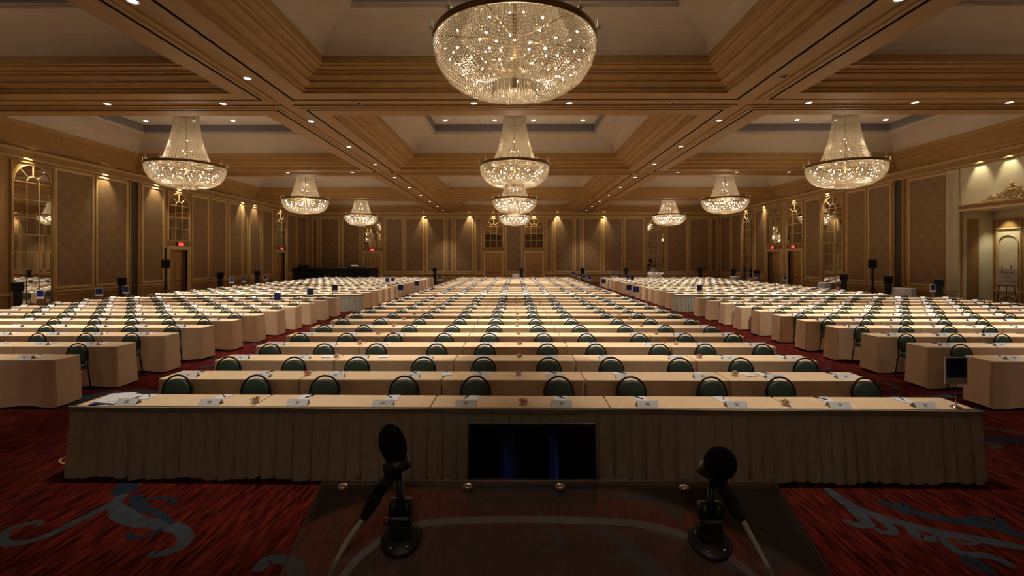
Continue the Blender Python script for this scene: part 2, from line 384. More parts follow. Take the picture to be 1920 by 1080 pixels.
mirror('right', aR(1580.5), aR(1540), .45, 'tall arched mirror in the middle of the right wall reflecting a chandelier')
mirror('right', aR(1411.5), aR(1391.5), .45, 'tall narrow-looking arched mirror at the far end of the right wall')
door('left', *doors['left'][0], 'red exit sign over the door behind the left tripod speaker')
door('left', *doors['left'][1], 'red exit sign over the far door of the left wall')
door('back', *doors['back'][0], 'red exit sign over the back wall door beside the black riser')
door('back', *doors['back'][1], None); door('back', *doors['back'][2], None)
door('right', *doors['right'][0], 'red exit sign over the nearer door of the right wall')
door('right', *doors['right'][1], 'red exit sign over the farther door of the right wall')
# chair rails, baseboards, cornices (interrupted at doors and mirrors)
tall = {'left': [(17.78, 19.5)], 'back': [(aB(1211), aB(1246.5))], 'right': [(aR(1580.5), aR(1540)), (aR(1411.5), aR(1391.5)), (PORT[0]-.65, PORT[1]+.65)]}
pocket = {'left': [(aL(240), aL(254))], 'right': [(aR(1690.5), aR(1676))], 'back': []}
for side, lo, hi in (('left', YF, YB), ('right', YF, YB), ('back', XL, XR)):
    cuts = sorted(doors[side]+tall[side]+pocket[side]); segs = []; x = lo
    for a, b in cuts: segs.append((x, a)); x = b
    segs.append((x, hi)); mb = MB(); mb2 = MB()
    for a, b in segs:
        if b-a < .05: continue
        wbox(mb, side, a, b, .915, .955, 0, .06); wbox(mb, side, a, b, .955, 1.0, 0, .035)
        wbox(mb2, side, a, b, 0, .14, 0, .03); wbox(mb2, side, a, b, .14, .17, 0, .018)
    build('chair_rail', mb, M['trim'], walls[side])
    build('baseboard_'+side, mb2, M['gold_dark'], kind='structure')
    mb = MB(); wbox(mb, side, lo, hi, 6.20, 6.235, 0, .09); wbox(mb, side, lo, hi, 6.235, 6.27, 0, .06); wbox(mb, side, lo, hi, 6.50, 6.60, 0, .07)
    build('trim_cornice', mb, M['trim'], walls[side])
    for a, b in pocket[side]:
        build('airwall_pocket', wbox(MB(), side, a, b, 0, 6.2, 0, .012), plain('pocket_dark', (.06, .045, .03), .7), walls[side])
        mb = MB(); wbox(mb, side, a-.09, a, 0, 6.2, 0, .08); wbox(mb, side, b, b+.09, 0, 6.2, 0, .08); build('pocket_trim', mb, M['gold'], walls[side])

# portal in the right wall with panelled alcove
wr = walls['right']; A0, A1 = PORT; DP = 1.38
mb = MB(); wbox(mb, 'right', A0, A1, PORTH+.22, 6.14, 0, .02); build('plaster_panel', mb, M['cream'], wr)
mb = MB(); wbox(mb, 'right', A0-.02, A1+.02, PORTH+.06, PORTH+.22, 0, .10); build('portal_header', mb, M['gold_dark'], wr)
mb = MB(); wbox(mb, 'right', A0-.02, A1+.02, PORTH-.02, PORTH+.06, -.05, .14); wbox(mb, 'right', A0-.02, A1+.02, PORTH+.22, PORTH+.25, 0, .13); build('portal_moulding', mb, M['trim'], wr)
for b0 in (A1+.03, A0-.58):
    mb = MB(); wbox(mb, 'right', b0, b0+.55, 0, 6.15, 0, .06)
    for i in range(5): wbox(mb, 'right', b0+.05+i*.1, b0+.1+i*.1, .9, 6.0, .06, .085)
    wbox(mb, 'right', b0-.02, b0+.57, 0, .75, .06, .10); wbox(mb, 'right', b0-.02, b0+.57, .95, 1.0, .06, .11); wbox(mb, 'right', b0-.02, b0+.57, .8, .85, .06, .11)
    build('pilaster', mb, M['cream'], wr)
mb = MB()
for a in (A0, A1): mb.box(XR+.1, XR+DP, min(a, a+.08 if a == A1 else a-.08), max(a, a+.08 if a == A1 else a-.08), 0, PORTH+.1)
mb.box(XR, XR+DP+.1, A0-.08, A1+.08, PORTH+.001, PORTH+.1); build('alcove_lining', mb, M['cream'], wr)
build('jamb_band', MB().box(XR+.28, XR+.75, A1-.02, A1, .2, 4.0), M['gold_dark'], wr)
build('alcove_wall', MB().box(XR+DP, XR+DP+.1, A0-.1, A1+.1, 0, PORTH+.1), M['cream'], wr)
for k, (b0, b1) in enumerate(((18.9, A1-.02), (17.05, 18.6), (A0+.1, 16.8))):
    x1 = XR+DP
    mb = MB()
    def ab(a0, a1, z0, z1, o0, o1, mb=mb): mb.box(x1-o1, x1-o0, a0, a1, z0, z1)
    ab(b0, b1, 3.62, 3.95, 0, .03); ab(b0, b0+.14, .25, 3.6, 0, .03); ab(b1-.14, b1, .25, 3.6, 0, .03)
    build('alcove_frame', mb, M['gold_dark'], wr)
    mb = MB()
    n0, n1 = b0+.26, b1-.2; r = (n1-n0)/2; c = (n0+n1)/2
    mb.tube([(x1-.02, n0, .6)]+[(x1-.02, c-r*math.cos(PI*i/16), 3.3-r+r*math.sin(PI*i/16)) for i in range(17)]+[(x1-.02, n1, .6), (x1-.02, n0, .6)], .022, 6)
    for a in (b0-.02, b0+.14, b1-.16, b1): mb.box(x1-.05, x1, a, a+.025, .2, 4.05)
    mb.box(x1-.06, x1, b0, b1, 3.55, 3.6); mb.box(x1-.06, x1, b0, b1, 3.97, 4.02); mb.box(x1-.05, x1, b0, b1, .95, 1.0); mb.box(x1-.05, x1, b0, b1, .2, .25)
    build('niche_moulding', mb, M['trim'], wr)
def scroll(mb, P, cx, cz, r, turns, dirn, start, thick):
    pts = []; n = int(14*turns)+2; rr = []
    for i in range(n+1):
        t = i/n; q = start+dirn*t*turns*2*PI; rad = r*(1-.85*t)
        pts.append(P(cx+rad*math.cos(q), cz+rad*math.sin(q))); rr.append(thick*(1-.5*t))
    mb.tube(pts, rr, 5); p = P(cx, cz); mb.ball(p, thick*1.3, 6, 1, 4)
def ornament(P, w, h, th):
    mb = MB()
    for s in (-1, 1):
        for i, (u, v, r) in enumerate(((.09, .62, .17), (.22, .52, .15), (.33, .34, .13), (.45, .38, .12), (.57, .24, .11), (.70, .26, .11), (.82, .14, .09), (.93, .08, .07), (.14, .25, .14), (.28, .16, .1), (.5, .12, .08))):
            scroll(mb, P, s*u*w, v*h, r*h*1.25, 1.2, s*(1 if i % 2 else -1), PI*(.3+.4*i), th)
        mb.tube([P(s*w*(i/14), h*(.10+.9*(1-i/14)**1.5*(.65+.2*math.sin(i*1.7)))) for i in range(15)], th*.9, 5)
        mb.tube([P(s*w*(i/14), h*.04*abs(math.sin(i*1.3))) for i in range(15)], th*.8, 5)
    mb.ball(P(0, h*.95), th*3, 8); mb.ball(P(0, h*.55), th*3.4, 8); return mb
build('scroll_ornament', ornament(lambda u, v: (XR-.05, 18.05+u, PORTH+.27+v), 1.12, .62, .026), M['trim'], wr, smooth=True)
build('scroll_ornament', ornament(lambda u, v: (XR+DP-.03, 19.52+u, .62+v), .36, .30, .014), M['trim'], wr, smooth=True)

# coffered ceiling
ceil = link('ceiling', None, kind='structure', loc=(0, 0, 0))
PR = [(0, .06), (.15, .06), (.15, .025), (.30, .025), (.30, 0), (.40, 0), (.40, .16), (.47, .16), (.47, 0), (.94, 0), (.94, .06), (1.03, .06), (1.03, .12), (1.10, .12), (1.16, .17),
      (1.25, .17), (1.25, .22), (1.34, .26), (1.40, .30), (1.40, .345), (1.52, .345), (1.52, .38), (1.60, .41), (1.68, .41), (1.68, .44), (1.77, .44), (1.77, .61), (1.80, .61)]
CV = [(1.80, .61)]+[(1.80+1.02*(1-math.cos(PI/2*i/8))*.96+.0, .61+.60*math.sin(PI/2*i/8)) for i in range(1, 9)]+[(2.84, 1.21), (2.84, 1.30), (2.90, 1.30)]
RC = [(2.90, 1.30), (2.93, 1.33), (2.93, 1.66)]
def ring(prof, slot=None):
    mb = MB(); vs = []; fs = []
    for d, h in prof:
        x, y = HXB-d, HYB-d; vs += [(-x, -y, h), (x, -y, h), (x, y, h), (-x, y, h)]
    for i in range(len(prof)-1):
        mb_m = 1 if slot and i in slot else 0
        mb.m = mb_m
        fs = [(i*4+k, i*4+(k+1) % 4, (i+1)*4+(k+1) % 4, (i+1)*4+k) for k in range(4)]
        mb.f += fs; mb.mi += [mb_m]*4
    mb.v = vs; return mb
me_fr = ring(PR, (5, 6, 7)).mesh('coffer_moulding', [M['gold'], M['black']])
me_cv = ring(CV).mesh('cove', M['cove']); me_rc = ring(RC).mesh('recess', M['recess'])
hx, hy = HXB-2.93, HYB-2.93; TX, TY = 7, 4
me_tl = MB().box(-hx/TX+.006, hx/TX-.006, -hy/TY+.006, hy/TY-.006, 0, .03).mesh('ceiling_tile', M['tile'])
me_bk = MB().box(-hx, hx, -hy, hy, .02, .06).mesh('tile_backing', M['black'])
for r in range(-1, 4):
    for c in (-1, 0, 1):
        loc = (c*2*BX, BY0+r*2*HYB, ZS)
        cf = link('coffer', me_fr, ceil, loc)
        link('cove', me_cv, cf); link('recess_wall', me_rc, cf); link('tile_backing', me_bk, cf, (0, 0, 1.64))
        if 0 <= r <= 2:
            for i in range(TX):
                for j in range(TY): link('ceiling_tile', me_tl, cf, ((2*i+1-TX)*hx/TX, (2*j+1-TY)*hy/TY, 1.62))
        else: link('ceiling_tile', MB().box(-hx, hx, -hy, hy, 0, .03).mesh('ceiling_tiles', M['tile']), cf, (0, 0, 1.61))
build('roof_slab', MB().box(XL-.6, XR+3, YF-.3, YB+.5, 9.0, 9.2), M['black'], ceil)

# ------------------------------------------------------------------ downlights
mb = MB(); mb.lathe([(.075, 0), (.105, 0), (.105, -.012), (.09, -.016), (.075, -.008), (.075, 0)], 16); me_ring = mb.mesh('trim_ring', M['white'])
me_lens = MB().lathe([(.001, -.004), (.076, -.004), (.076, .0), (.001, .0)], 16).mesh('lens', M['lens'])
me_lens_off = MB().lathe([(.001, -.004), (.076, -.004), (.076, .0), (.001, .0)], 16).mesh('lens_off', M['black'])
def downlight(x, y, z, label, grp, e=0, ang=1.6, on=True, blend=.7):
    t = thing('downlight', label, 'ceiling light', (x, y, z), 0, grp)
    link('trim_ring', me_ring, t); link('lens', me_lens if on else me_lens_off, t)
    if on and e: light('SPOT', (x, y, z-.03), e, NEUT, .06, ang, blend, (x, y, 0))
k = 0
for s, nm in ((-1, 'left'), (1, 'right')):
    for i, y in enumerate((7.9, 11.3, 14.85, 18.25, 21.7, 25.2, 28.7, 32.2, 35.7, 39.2, 42.3)):
        downlight(s*BX, y, ZS+.055, '%s recessed downlight along the %s long ceiling beam' % (ORD[i+1], nm), 'downlights along the long beams', E_DOWN*(.25 if y < 9 else .5 if y < 12 else 1), 1.25, on=not (s == 1 and i == 1))
for j, (yy, nm) in enumerate(((13.15, 'nearest cross beam'), (23.65, 'second cross beam'), (34.15, 'third cross beam'))):
    for i, (x, on) in enumerate(((-14.6, 1), (-11.4, 1), (-8.15, 1), (-4.35, 0), (-1.14, 1), (1.52, 1), (4.42, 0), (8.17, 1), (11.1, 1), (13.7, 1))):
        downlight(x, yy, ZS+.055, '%s from the left of the recessed downlights on the %s' % (ORD[i+1], nm), 'downlights on the cross beams', E_DOWN*2.2, 1.25, on=bool(on))
for r in range(0, 4):
    for c in (-1, 0, 1):
        for i, (x, y) in enumerate(((-2.95, 1.8), (-.85, 1.8), (.8, 1.8), (2.9, 1.8), (-2.95, -1.8), (2.9, -1.8))):
            if r == 0 and i < 4 and False: continue
            nm = {-1: 'left', 0: 'middle', 1: 'right'}[c]
            downlight(c*2*BX+x, BY0+r*2*HYB+y*.95, ZS+1.605, '%s downlight in the tiled top of the %s coffer, %s bay' % (ORD[i+1], nm, ORD[r+1]), 'coffer downlights', E_COFFER*(1.0 if r == 0 else 1.45), .86, blend=.9)
# wall washers
wash = [('left', a) for a in (aL(43), aL(190), aL(287), aL(331), aL(451), aL(475), aL(523), 12.5)] + \
       [('back', aB(x)) for x in (795, 881, 925, 1001, 1045, 1132)] + \
       [('right', aR(x)) for x in (1835, 1890, 1552, 1489, 1433, 1399)]
for i, (s, a) in enumerate(wash):
    p = wpt(s, a, .30); q = wpt(s, a, .13)
    j = sum(1 for w in wash[:i+1] if w[0] == s)
    t = thing('wall_washer', '%s recessed spotlight washing the %s wall' % (ORD[j], s), 'ceiling light', (p[0], p[1], ZS+.02), 0, 'wall washing spotlights')
    link('trim_ring', me_ring, t); link('lens', me_lens, t)
    light('SPOT', (p[0], p[1], ZS-.01), E_WALL*(.45 if s == 'right' and a < 20.2 else 1), (1, .85, .58), .03, 1.1, .7, (q[0], q[1], ZS-1))
light('SPOT', (XR+DP-.45, 19.5, PORTH-.05), 120, (1, .9, .65), .05, 1.3, .6, (XR+DP-.1, 19.5, 2.2))

# ------------------------------------------------------------------ chandeliers
def chandelier_parts(t):
    RR = 1.335
    mb = MB()
    for z in (-.03, .035): mb.tube([(RR*math.cos(2*PI*i/64), RR*math.sin(2*PI*i/64), z) for i in range(64)], .022, 6, closed=True)
    mb.lathe([(RR-.012, -.04), (RR+.012, -.04), (RR+.012, .045), (RR-.012, .045), (RR-.012, -.04)], 64)
    for i in range(6):
        q = 2*PI*i/6+.2; mb.tube([(.3*math.cos(q), .3*math.sin(q), .03), (RR*math.cos(q), RR*math.sin(q), .0)], .014, 5)
    mb.tube([(0, 0, -.75), (0, 0, 2.6)], .03, 8)
    mb.lathe([(.36, -.64), (.375, -.64), (.375, -.67), (.36, -.67), (.36, -.64)], 32)
    build('rim_ring', mb, M['brass'], t, smooth=True)
    mb = MB(); mb.lathe([(.39, 2.05), (.42, 2.05), (.42, 1.97), (.39, 1.97), (.39, 2.05)], 32); mb.lathe([(.001, 2.75), (.12, 2.75), (.16, 2.70), (.10, 2.62), (.02, 2.6)], 16)
    for i in range(4):
        q = PI/2*i; mb.tube([(.4*math.cos(q), .4*math.sin(q), 2.0), (0, 0, 2.1)], .012, 5)
    build('top_collar', mb, M['brass'], t)
    # bead strands of the bowl
    prof = [(1.335, -.03), (1.335, -.18), (1.275, -.38), (1.13, -.58), (.93, -.72), (.70, -.79), (.50, -.78), (.40, -.72), (.365, -.66)]
    def sample(prof, step):
        P = [Vector((a, b)) for a, b in prof]; out = [P[0].copy()]; need = step
        for a, b in zip(P, P[1:]):
            L = (b-a).length; s = need
            while s <= L: out.append(a+(b-a)*(s/L)); s += step
            need = s-L
        return out
    smp = sample(prof, .044); mb = MB(); NS = 184
    for k in range(NS):
        q = 2*PI*k/NS; c, s = math.cos(q), math.sin(q); dz = R.uniform(-.012, .012); dr = R.uniform(-.012, .012)
        for i, p in enumerate(smp):
            if p.x < .62 and k % 2: continue
            f = math.sin(PI*i/len(smp)); r = p.x+dr*f
            mb.octa((r*c, r*s, p.y+dz*f), .0185 if p.x > .9 else .0145, .0225)
    build('bead_bowl', mb, M['crystal'], t, kind='stuff', label='bowl of crystal bead strands')
    smp = sample([(.405, 1.97), (.425, 1.65), (.48, 1.3), (.57, .9), (.69, .5), (.80, .2), (.90, .03)], .062); mb = MB(); NS = 144
    for k in range(NS):
        q = 2*PI*k/NS; c, s = math.cos(q), math.sin(q); dr = R.uniform(-.02, .02); rr = .88+.12*R.random()
        for i, p in enumerate(smp):
            r = p.x+dr; mb.octa((r*c, r*s, p.y), .0125, .032)
    build('bead_tent', mb, M['crystal'], t, kind='stuff', label='upper tent of fine crystal strands')
    mb = MB()
    for k in range(76):
        q = 2*PI*k/76; r = .36; zl = -.88+.012*math.sin(k*1.9)
        mb.tube([(r*math.cos(q), r*math.sin(q), -.66), (r*math.cos(q), r*math.sin(q), zl)], .0085, 4)
    for k in range(40):
        q = 2*PI*k/40; r = .18+.12*R.random(); mb.tube([(r*math.cos(q), r*math.sin(q), -.66), (r*math.cos(q), r*math.sin(q), -.83-.05*R.random())], .0085, 4)
    build('rod_fringe', mb, M['rod'], t, kind='stuff', label='fringe of crystal rods')
    mb = MB()
    for i in range(12):
        q = 2*PI*(i+.5)/12; c, s = RR*1.03*math.cos(q), RR*1.03*math.sin(q)
        mb.lathe([(.004, .0), (.03, .02), (.055, .05), (.01, .052), (.012, .06), (.010, .17), (.002, .20)], 8, (c, s, .03))
    build('candle_finials', mb, M['candle'], t, kind='stuff')
    mb = MB()
    for n, rad, z in ((20, 1.05, -.30), (18, .92, -.48), (16, .72, -.60), (12, .55, -.22), (10, 1.14, -.12), (2, .12, .95), (3, .16, .55)):
        for i in range(n):
            q = 2*PI*i/n+R.uniform(-.1, .1); r = rad*R.uniform(.94, 1.04); mb.ball((r*math.cos(q), r*math.sin(q), z+R.uniform(-.05, .05)), .017, 6, 1, 4)
    build('bulbs', mb, M['bulb'], t, kind='stuff', label='glowing bulbs behind the beads')
ZR = CH+3.62
proto = thing('crystal_chandelier', 'large crystal chandelier nearest the camera at top centre', 'chandelier', (0, BY0, ZR)); chandelier_parts(proto)
G = 'crystal chandeliers'
names = {1: 'crystal chandelier in the second bay', 2: 'crystal chandelier in the third bay', 3: 'crystal chandelier in the farthest bay'}
light('POINT', (0, BY0, ZR-.32), E_CHAND*.8, WARM, .28); light('POINT', (0, BY0, ZR+.7), E_CHAND*.18, WARM, .15)
for r in range(-1, 4):
    for c in (-1, 0, 1):
        if r == 0 and c == 0: continue
        x, y = c*2*BX, BY0+r*2*HYB
        if r == 0: lab = 'crystal chandelier overhead outside the picture, %s of the nearest one' % ('left' if c < 0 else 'right')
        elif r < 0: lab = 'crystal chandelier added for fill light behind the viewer, %s' % ('left row' if c < 0 else 'right row' if c > 0 else 'middle row')  # unseen chandeliers added behind the camera as dim fill for the front skirt
        else: lab = names[r]+(', left row' if c < 0 else ', right row' if c > 0 else ', middle row')
        copy_tree(proto, (x, y, ZR), R.uniform(0, 6), lab, G)
        light('POINT', (x, y, ZR-.32), E_CHAND*(.22 if r == 0 else (.6 if r < 0 else 1)), WARM, .28); light('POINT', (x, y, ZR+.7), E_CHAND*.18, WARM, .15)
proto['group'] = G

# ------------------------------------------------------------------ chairs
def arch(w, z0, z1, n=18, e=2.4):
    # points of a round-topped outline from lower left over the top to lower right
    h = z1-z0; pts = []
    for i in range(n+1):
        q = PI-PI*i/n; c, s = math.cos(q), math.sin(q)
        pts.append((w*math.copysign(abs(c)**(2/e), c), z0+h*abs(s)**(2/e)))
    return pts
def chair_meshes():
    out = {}
    mb = MB(); yb = .205
    o = arch(.170, .635, .786, 18, 2.1); o = [(-.14, .47), (-.167, .54)]+o+[(.167, .54), (.14, .47)]
    def lean(z): return yb+(z-.45)*.13
    n = len(o); vs = []
    for off, sc in ((-.026, .90), (-.034, .80), ):
        pass
    rings = ((.0, 1.0), (-.028, .975), (-.042, .86))
    for off, sc in rings: vs += [(x*sc, lean(z)+off, .65+(z-.65)*sc) for x, z in o]
    fs = [tuple(range(n))]
    for k in range(2):
        for i in range(n): fs.append((k*n+i, (k+1)*n+i, (k+1)*n+(i+1) % n, k*n+(i+1) % n))
    fs.append(tuple(2*n+i for i in reversed(range(n)))); mb.add(vs, fs); out['backrest'] = (mb, M['green'], True)
    mb = MB(); a = arch(.186, .625, .828, 22, 2.0)
    pts = [(-.175, .30, .0), (-.178, .215, .42)]+[(x, lean(z)-.01, z) for x, z in a]+[(.178, .215, .42), (.175, .30, .0)]
    mb.tube(pts, .0125, 7); out['back_frame'] = (mb, M['frame'], True)
    mb = MB(); mb.bbox(-.20, .20, -.20, .19, .415, .48, .022); out['seat'] = (mb, M['green'], False)
    mb = MB(); mb.tube([(-.19, .2, .405), (-.19, -.19, .405), (.19, -.19, .405), (.19, .2, .405)], .011, 6); out['seat_frame'] = (mb, M['frame'], False)
    for s in (-1, 1):
        mb = MB(); mb.tube([(s*.19, -.19, .405), (s*.195, -.215, 0)], .0115, 6); out['leg%d' % s] = (mb, M['frame'], False)
    return out
CMS = chair_meshes()
ch_parts = [(k.rstrip('-1') if k.startswith('leg') else k, v[0].mesh('chair_'+k, v[1], v[2])) for k, v in CMS.items()]
def joined(keys, mats):
    mb = MB()
    for i, (k, g) in enumerate(keys):
        mb.m = g; mb.add(CMS[k][0].v, CMS[k][0].f)
    return mb
CHJ = joined((('backrest', 0), ('seat', 0), ('back_frame', 1), ('leg-1', 1), ('leg1', 1)), None)
me_chj = CHJ.mesh('conference_chair', [M['green'], M['frame']], True)

# ------------------------------------------------------------------ table cloths
TL, TD, TH = 1.856, .457, .75
def cloth_mb(L, D, fx0, fx1, seed, hem=.035, n=13):
    rr = random.Random(seed); mb = MB(); per = []
    hx, hy, r = L/2, D/2, .018
    for i in range(n*2): per.append((-hx+r+(2*hx-2*r)*i/(n*2-1), -hy, 0, -1))
    for i in range(1, 5): per.append((hx, -hy+r+(2*hy-2*r)*(i-1)/3, 1, 0))
    for i in range(n*2): per.append((hx-r-(2*hx-2*r)*i/(n*2-1), hy, 0, 1))
    for i in range(1, 5): per.append((-hx, hy-r-(2*hy-2*r)*(i-1)/3, -1, 0))
    ph = [rr.uniform(0, 6) for _ in range(4)]; N = len(per); vs = []
    for (z, fl) in ((TH, -.010), (TH-.004, -.002), (TH-.014, 0), (.50, .35), (.25, .7), (hem, 1)):
        for i, (x, y, nx, ny) in enumerate(per):
            w = .5+.5*math.sin(i*.9+ph[0])*math.sin(i*.37+ph[1])
            if fl <= 0: vs.append((x+nx*fl, y+ny*fl, z)); continue
            fy = (.012+.022*w)*fl; ex = 0
            if nx: ex = ((fx1 if nx > 0 else fx0)*(.5+.6*w))*fl
            xx = x+nx*ex; yy = y+ny*fy
            # corners of end tables round outward
            if ny and abs(x) > hx-.05 and ((x > 0 and fx1) or (x < 0 and fx0)): xx += math.copysign(.5*(fx1 if x > 0 else fx0)*fl, x)
            if nx and not (fx1 if nx > 0 else fx0): yy = y*(1+.0)
            zz = z if z > hem+.001 else z+.012*math.sin(i*.5+ph[2])
            vs.append((xx, yy, zz))
    fs = [tuple(range(N))]
    for k in range(5):
        for i in range(N): fs.append((k*N+i, (k+1)*N+i, (k+1)*N+(i+1) % N, k*N+(i+1) % N))
    mb.add(vs, fs); return mb
CL = {}
for v in range(3):
    for e, (a, b) in {'mid': (0, 0), 'l': (.05, 0), 'r': (0, .05)}.items():
        m_ = cloth_mb(TL-.006, TD, a, b, v*7+len(e)); CL[(v, e)] = (m_, m_.mesh('tablecloth_%d%s' % (v, e), M['cloth'], False))
SHORT = cloth_mb(1.1, TD, 0, .05, 5); me_short = SHORT.mesh('tablecloth_short', M['cloth'])
me_top = MB().bbox(-.89, .89, -.218, .218, .715, .735, .006).mesh('tabletop', M['doorw'])
def legmb(s):
    mb = MB(); mb.tube([(s*.72, -.17, 0), (s*.72, -.15, .70), (s*.72, .15, .70), (s*.72, .17, 0)], .012, 6); return mb
me_tleg = {s: legmb(s).mesh('table_leg', M['frame']) for s in (-1, 1)}

Y0, PITCH = 5.43, 1.145          # rear edge of the first row, row pitch
rows1 = [Y0+PITCH*i-TD/2 for i in range(13)]
rows2 = [21.1+1.145*i-TD/2 for i in range(17)]
def visible(x, y, m=1.12): return abs(x)/y*F < 960*m and y > 1
tables = []   # (x, y, rz, end, label, block, L)
def place_word(i, n):
    return '%s from the left' % ORD[i+1] if i < n/2 else ('last on the right' if i == n-1 else '%s from the right' % ORD[n-i])
seats = []
def rowname(sec, i): return '%s row' % ORD[i+1] if sec == 1 else '%s row past the cross aisle' % ORD[i+1]
for sec, rows in ((1, rows1), (2, rows2)):
    for i, y in enumerate(rows):
        for blk in ('centre', 'left', 'right'):
            if sec == 1 and i < 2 and blk != 'centre': continue
            skew = -.009 if (sec == 1 and i == 0) else -.005 if (sec == 1 and i == 1) else R.uniform(-.002, .002)
            if blk == 'centre': x0, n = -4.66+R.uniform(-.02, .02), 5
            elif blk == 'left': x0, n = -16.42 + (.0 if sec == 1 else .35), 5
            else: x0, n = 7.3 if sec == 1 else 7.1, 5
            cxm = x0+n*1.86/2
            extra = blk == 'right' and sec == 1
            for k in range(n+(1 if extra else 0)):
                L = TL if k < n else 1.1
                sp = 1.905 if (sec == 1 and i == 0) else 1.86
                x = x0+(-.04 if sp > 1.9 else 0)+sp*k+sp/2 if k < n else x0+n*1.86+.56
                yy = y+math.tan(skew)*(x-cxm)
                if not visible(min(abs(x-L/2), abs(x+L/2)), yy, 1.02 if abs(x) > 7 else 1.2): continue
                end = 'l' if k == 0 else ('r' if (k == n-1 and not extra) else 'mid')
                tables.append(dict(x=x, y=yy, rz=math.atan(skew), end=end, sec=sec, row=i, blk=blk, k=k, n=n+(1 if extra else 0), L=L))
            ns = 10 + (1 if extra else 0)
            base = [-4.30, -3.32, -2.39, -1.39, -.47, .54, 1.44, 2.49, 3.37, 4.34]
            for j in range(ns):
                if blk == 'centre': x = base[j]+R.uniform(-.04, .04)
                else: x = x0+(.33 if blk == 'left' else .47)+j*.935+R.uniform(-.04, .04)
                yy = y+math.tan(skew)*(x-cxm)
                if not visible(abs(x), yy, 1.03): continue
                seats.append(dict(x=x, y=yy, sec=sec, row=i, blk=blk, j=j, n=ns))
def split(items, n):
    s = sorted(items, key=lambda d: d['y']+.0*abs(d['x'])); return s[:n], s[n:]
def rowlab(d): return '%s, %s block' % (rowname(d['sec'], d['row']), d['blk'])
near, far = split(tables, 298)
for d in near:
    lab = 'beige-clothed table, %s, %s' % (place_word(d['k'], d['n']), rowlab(d))
    v = R.randrange(3); me = me_short if d['L'] < 1.5 else CL[(v, d['end'])][1]
    gp = 'beige-clothed conference tables'
    if d['sec'] == 1 and d['row'] == 0: lab = 'front row table, %s, above the pleated skirt' % place_word(d['k'], 5)
    if d['y'] < 12:
        t = thing('conference_table', lab, 'table', (d['x'], d['y'], 0), d['rz'], gp)
        if d['sec'] == 1 and d['row'] == 0:
            link('table_topper', cloth_mb(TL+.04, TD-.03, 0, 0, 3+d['k'], hem=.60).mesh('table_topper', M['cloth']), t)
        else: link('tablecloth', me, t)
        if d['L'] > 1.5:
            link('tabletop', me_top, t)
            for s in (-1, 1): link('leg', me_tleg[s], t)
    else: link('conference_table', me, None, (d['x'], d['y'], 0), d['rz'], None, lab, 'table', gp)
def stuff_join(name, items, mbf, mats, label, cat, smooth=False):
    mb = MB()
    for d in items:
        src, loc, rz = mbf(d); c, s = math.cos(rz), math.sin(rz); n = len(mb.v)
        mb.v += [(loc[0]+x*c-y*s, loc[1]+x*s+y*c, loc[2]+z) for x, y, z in src.v]
        mb.f += [tuple(i+n for i in f) for f in src.f]; mb.mi += src.mi
    if mb.v: build(name, mb, mats, None, smooth, kind='stuff', label=label, cat=cat)
stuff_join('conference_tables', far, lambda d: (CL[(0, d['end'])][0], (d['x'], d['y'], 0), 0), M['cloth'], 'far rows of beige-clothed tables towards the back wall', 'tables')

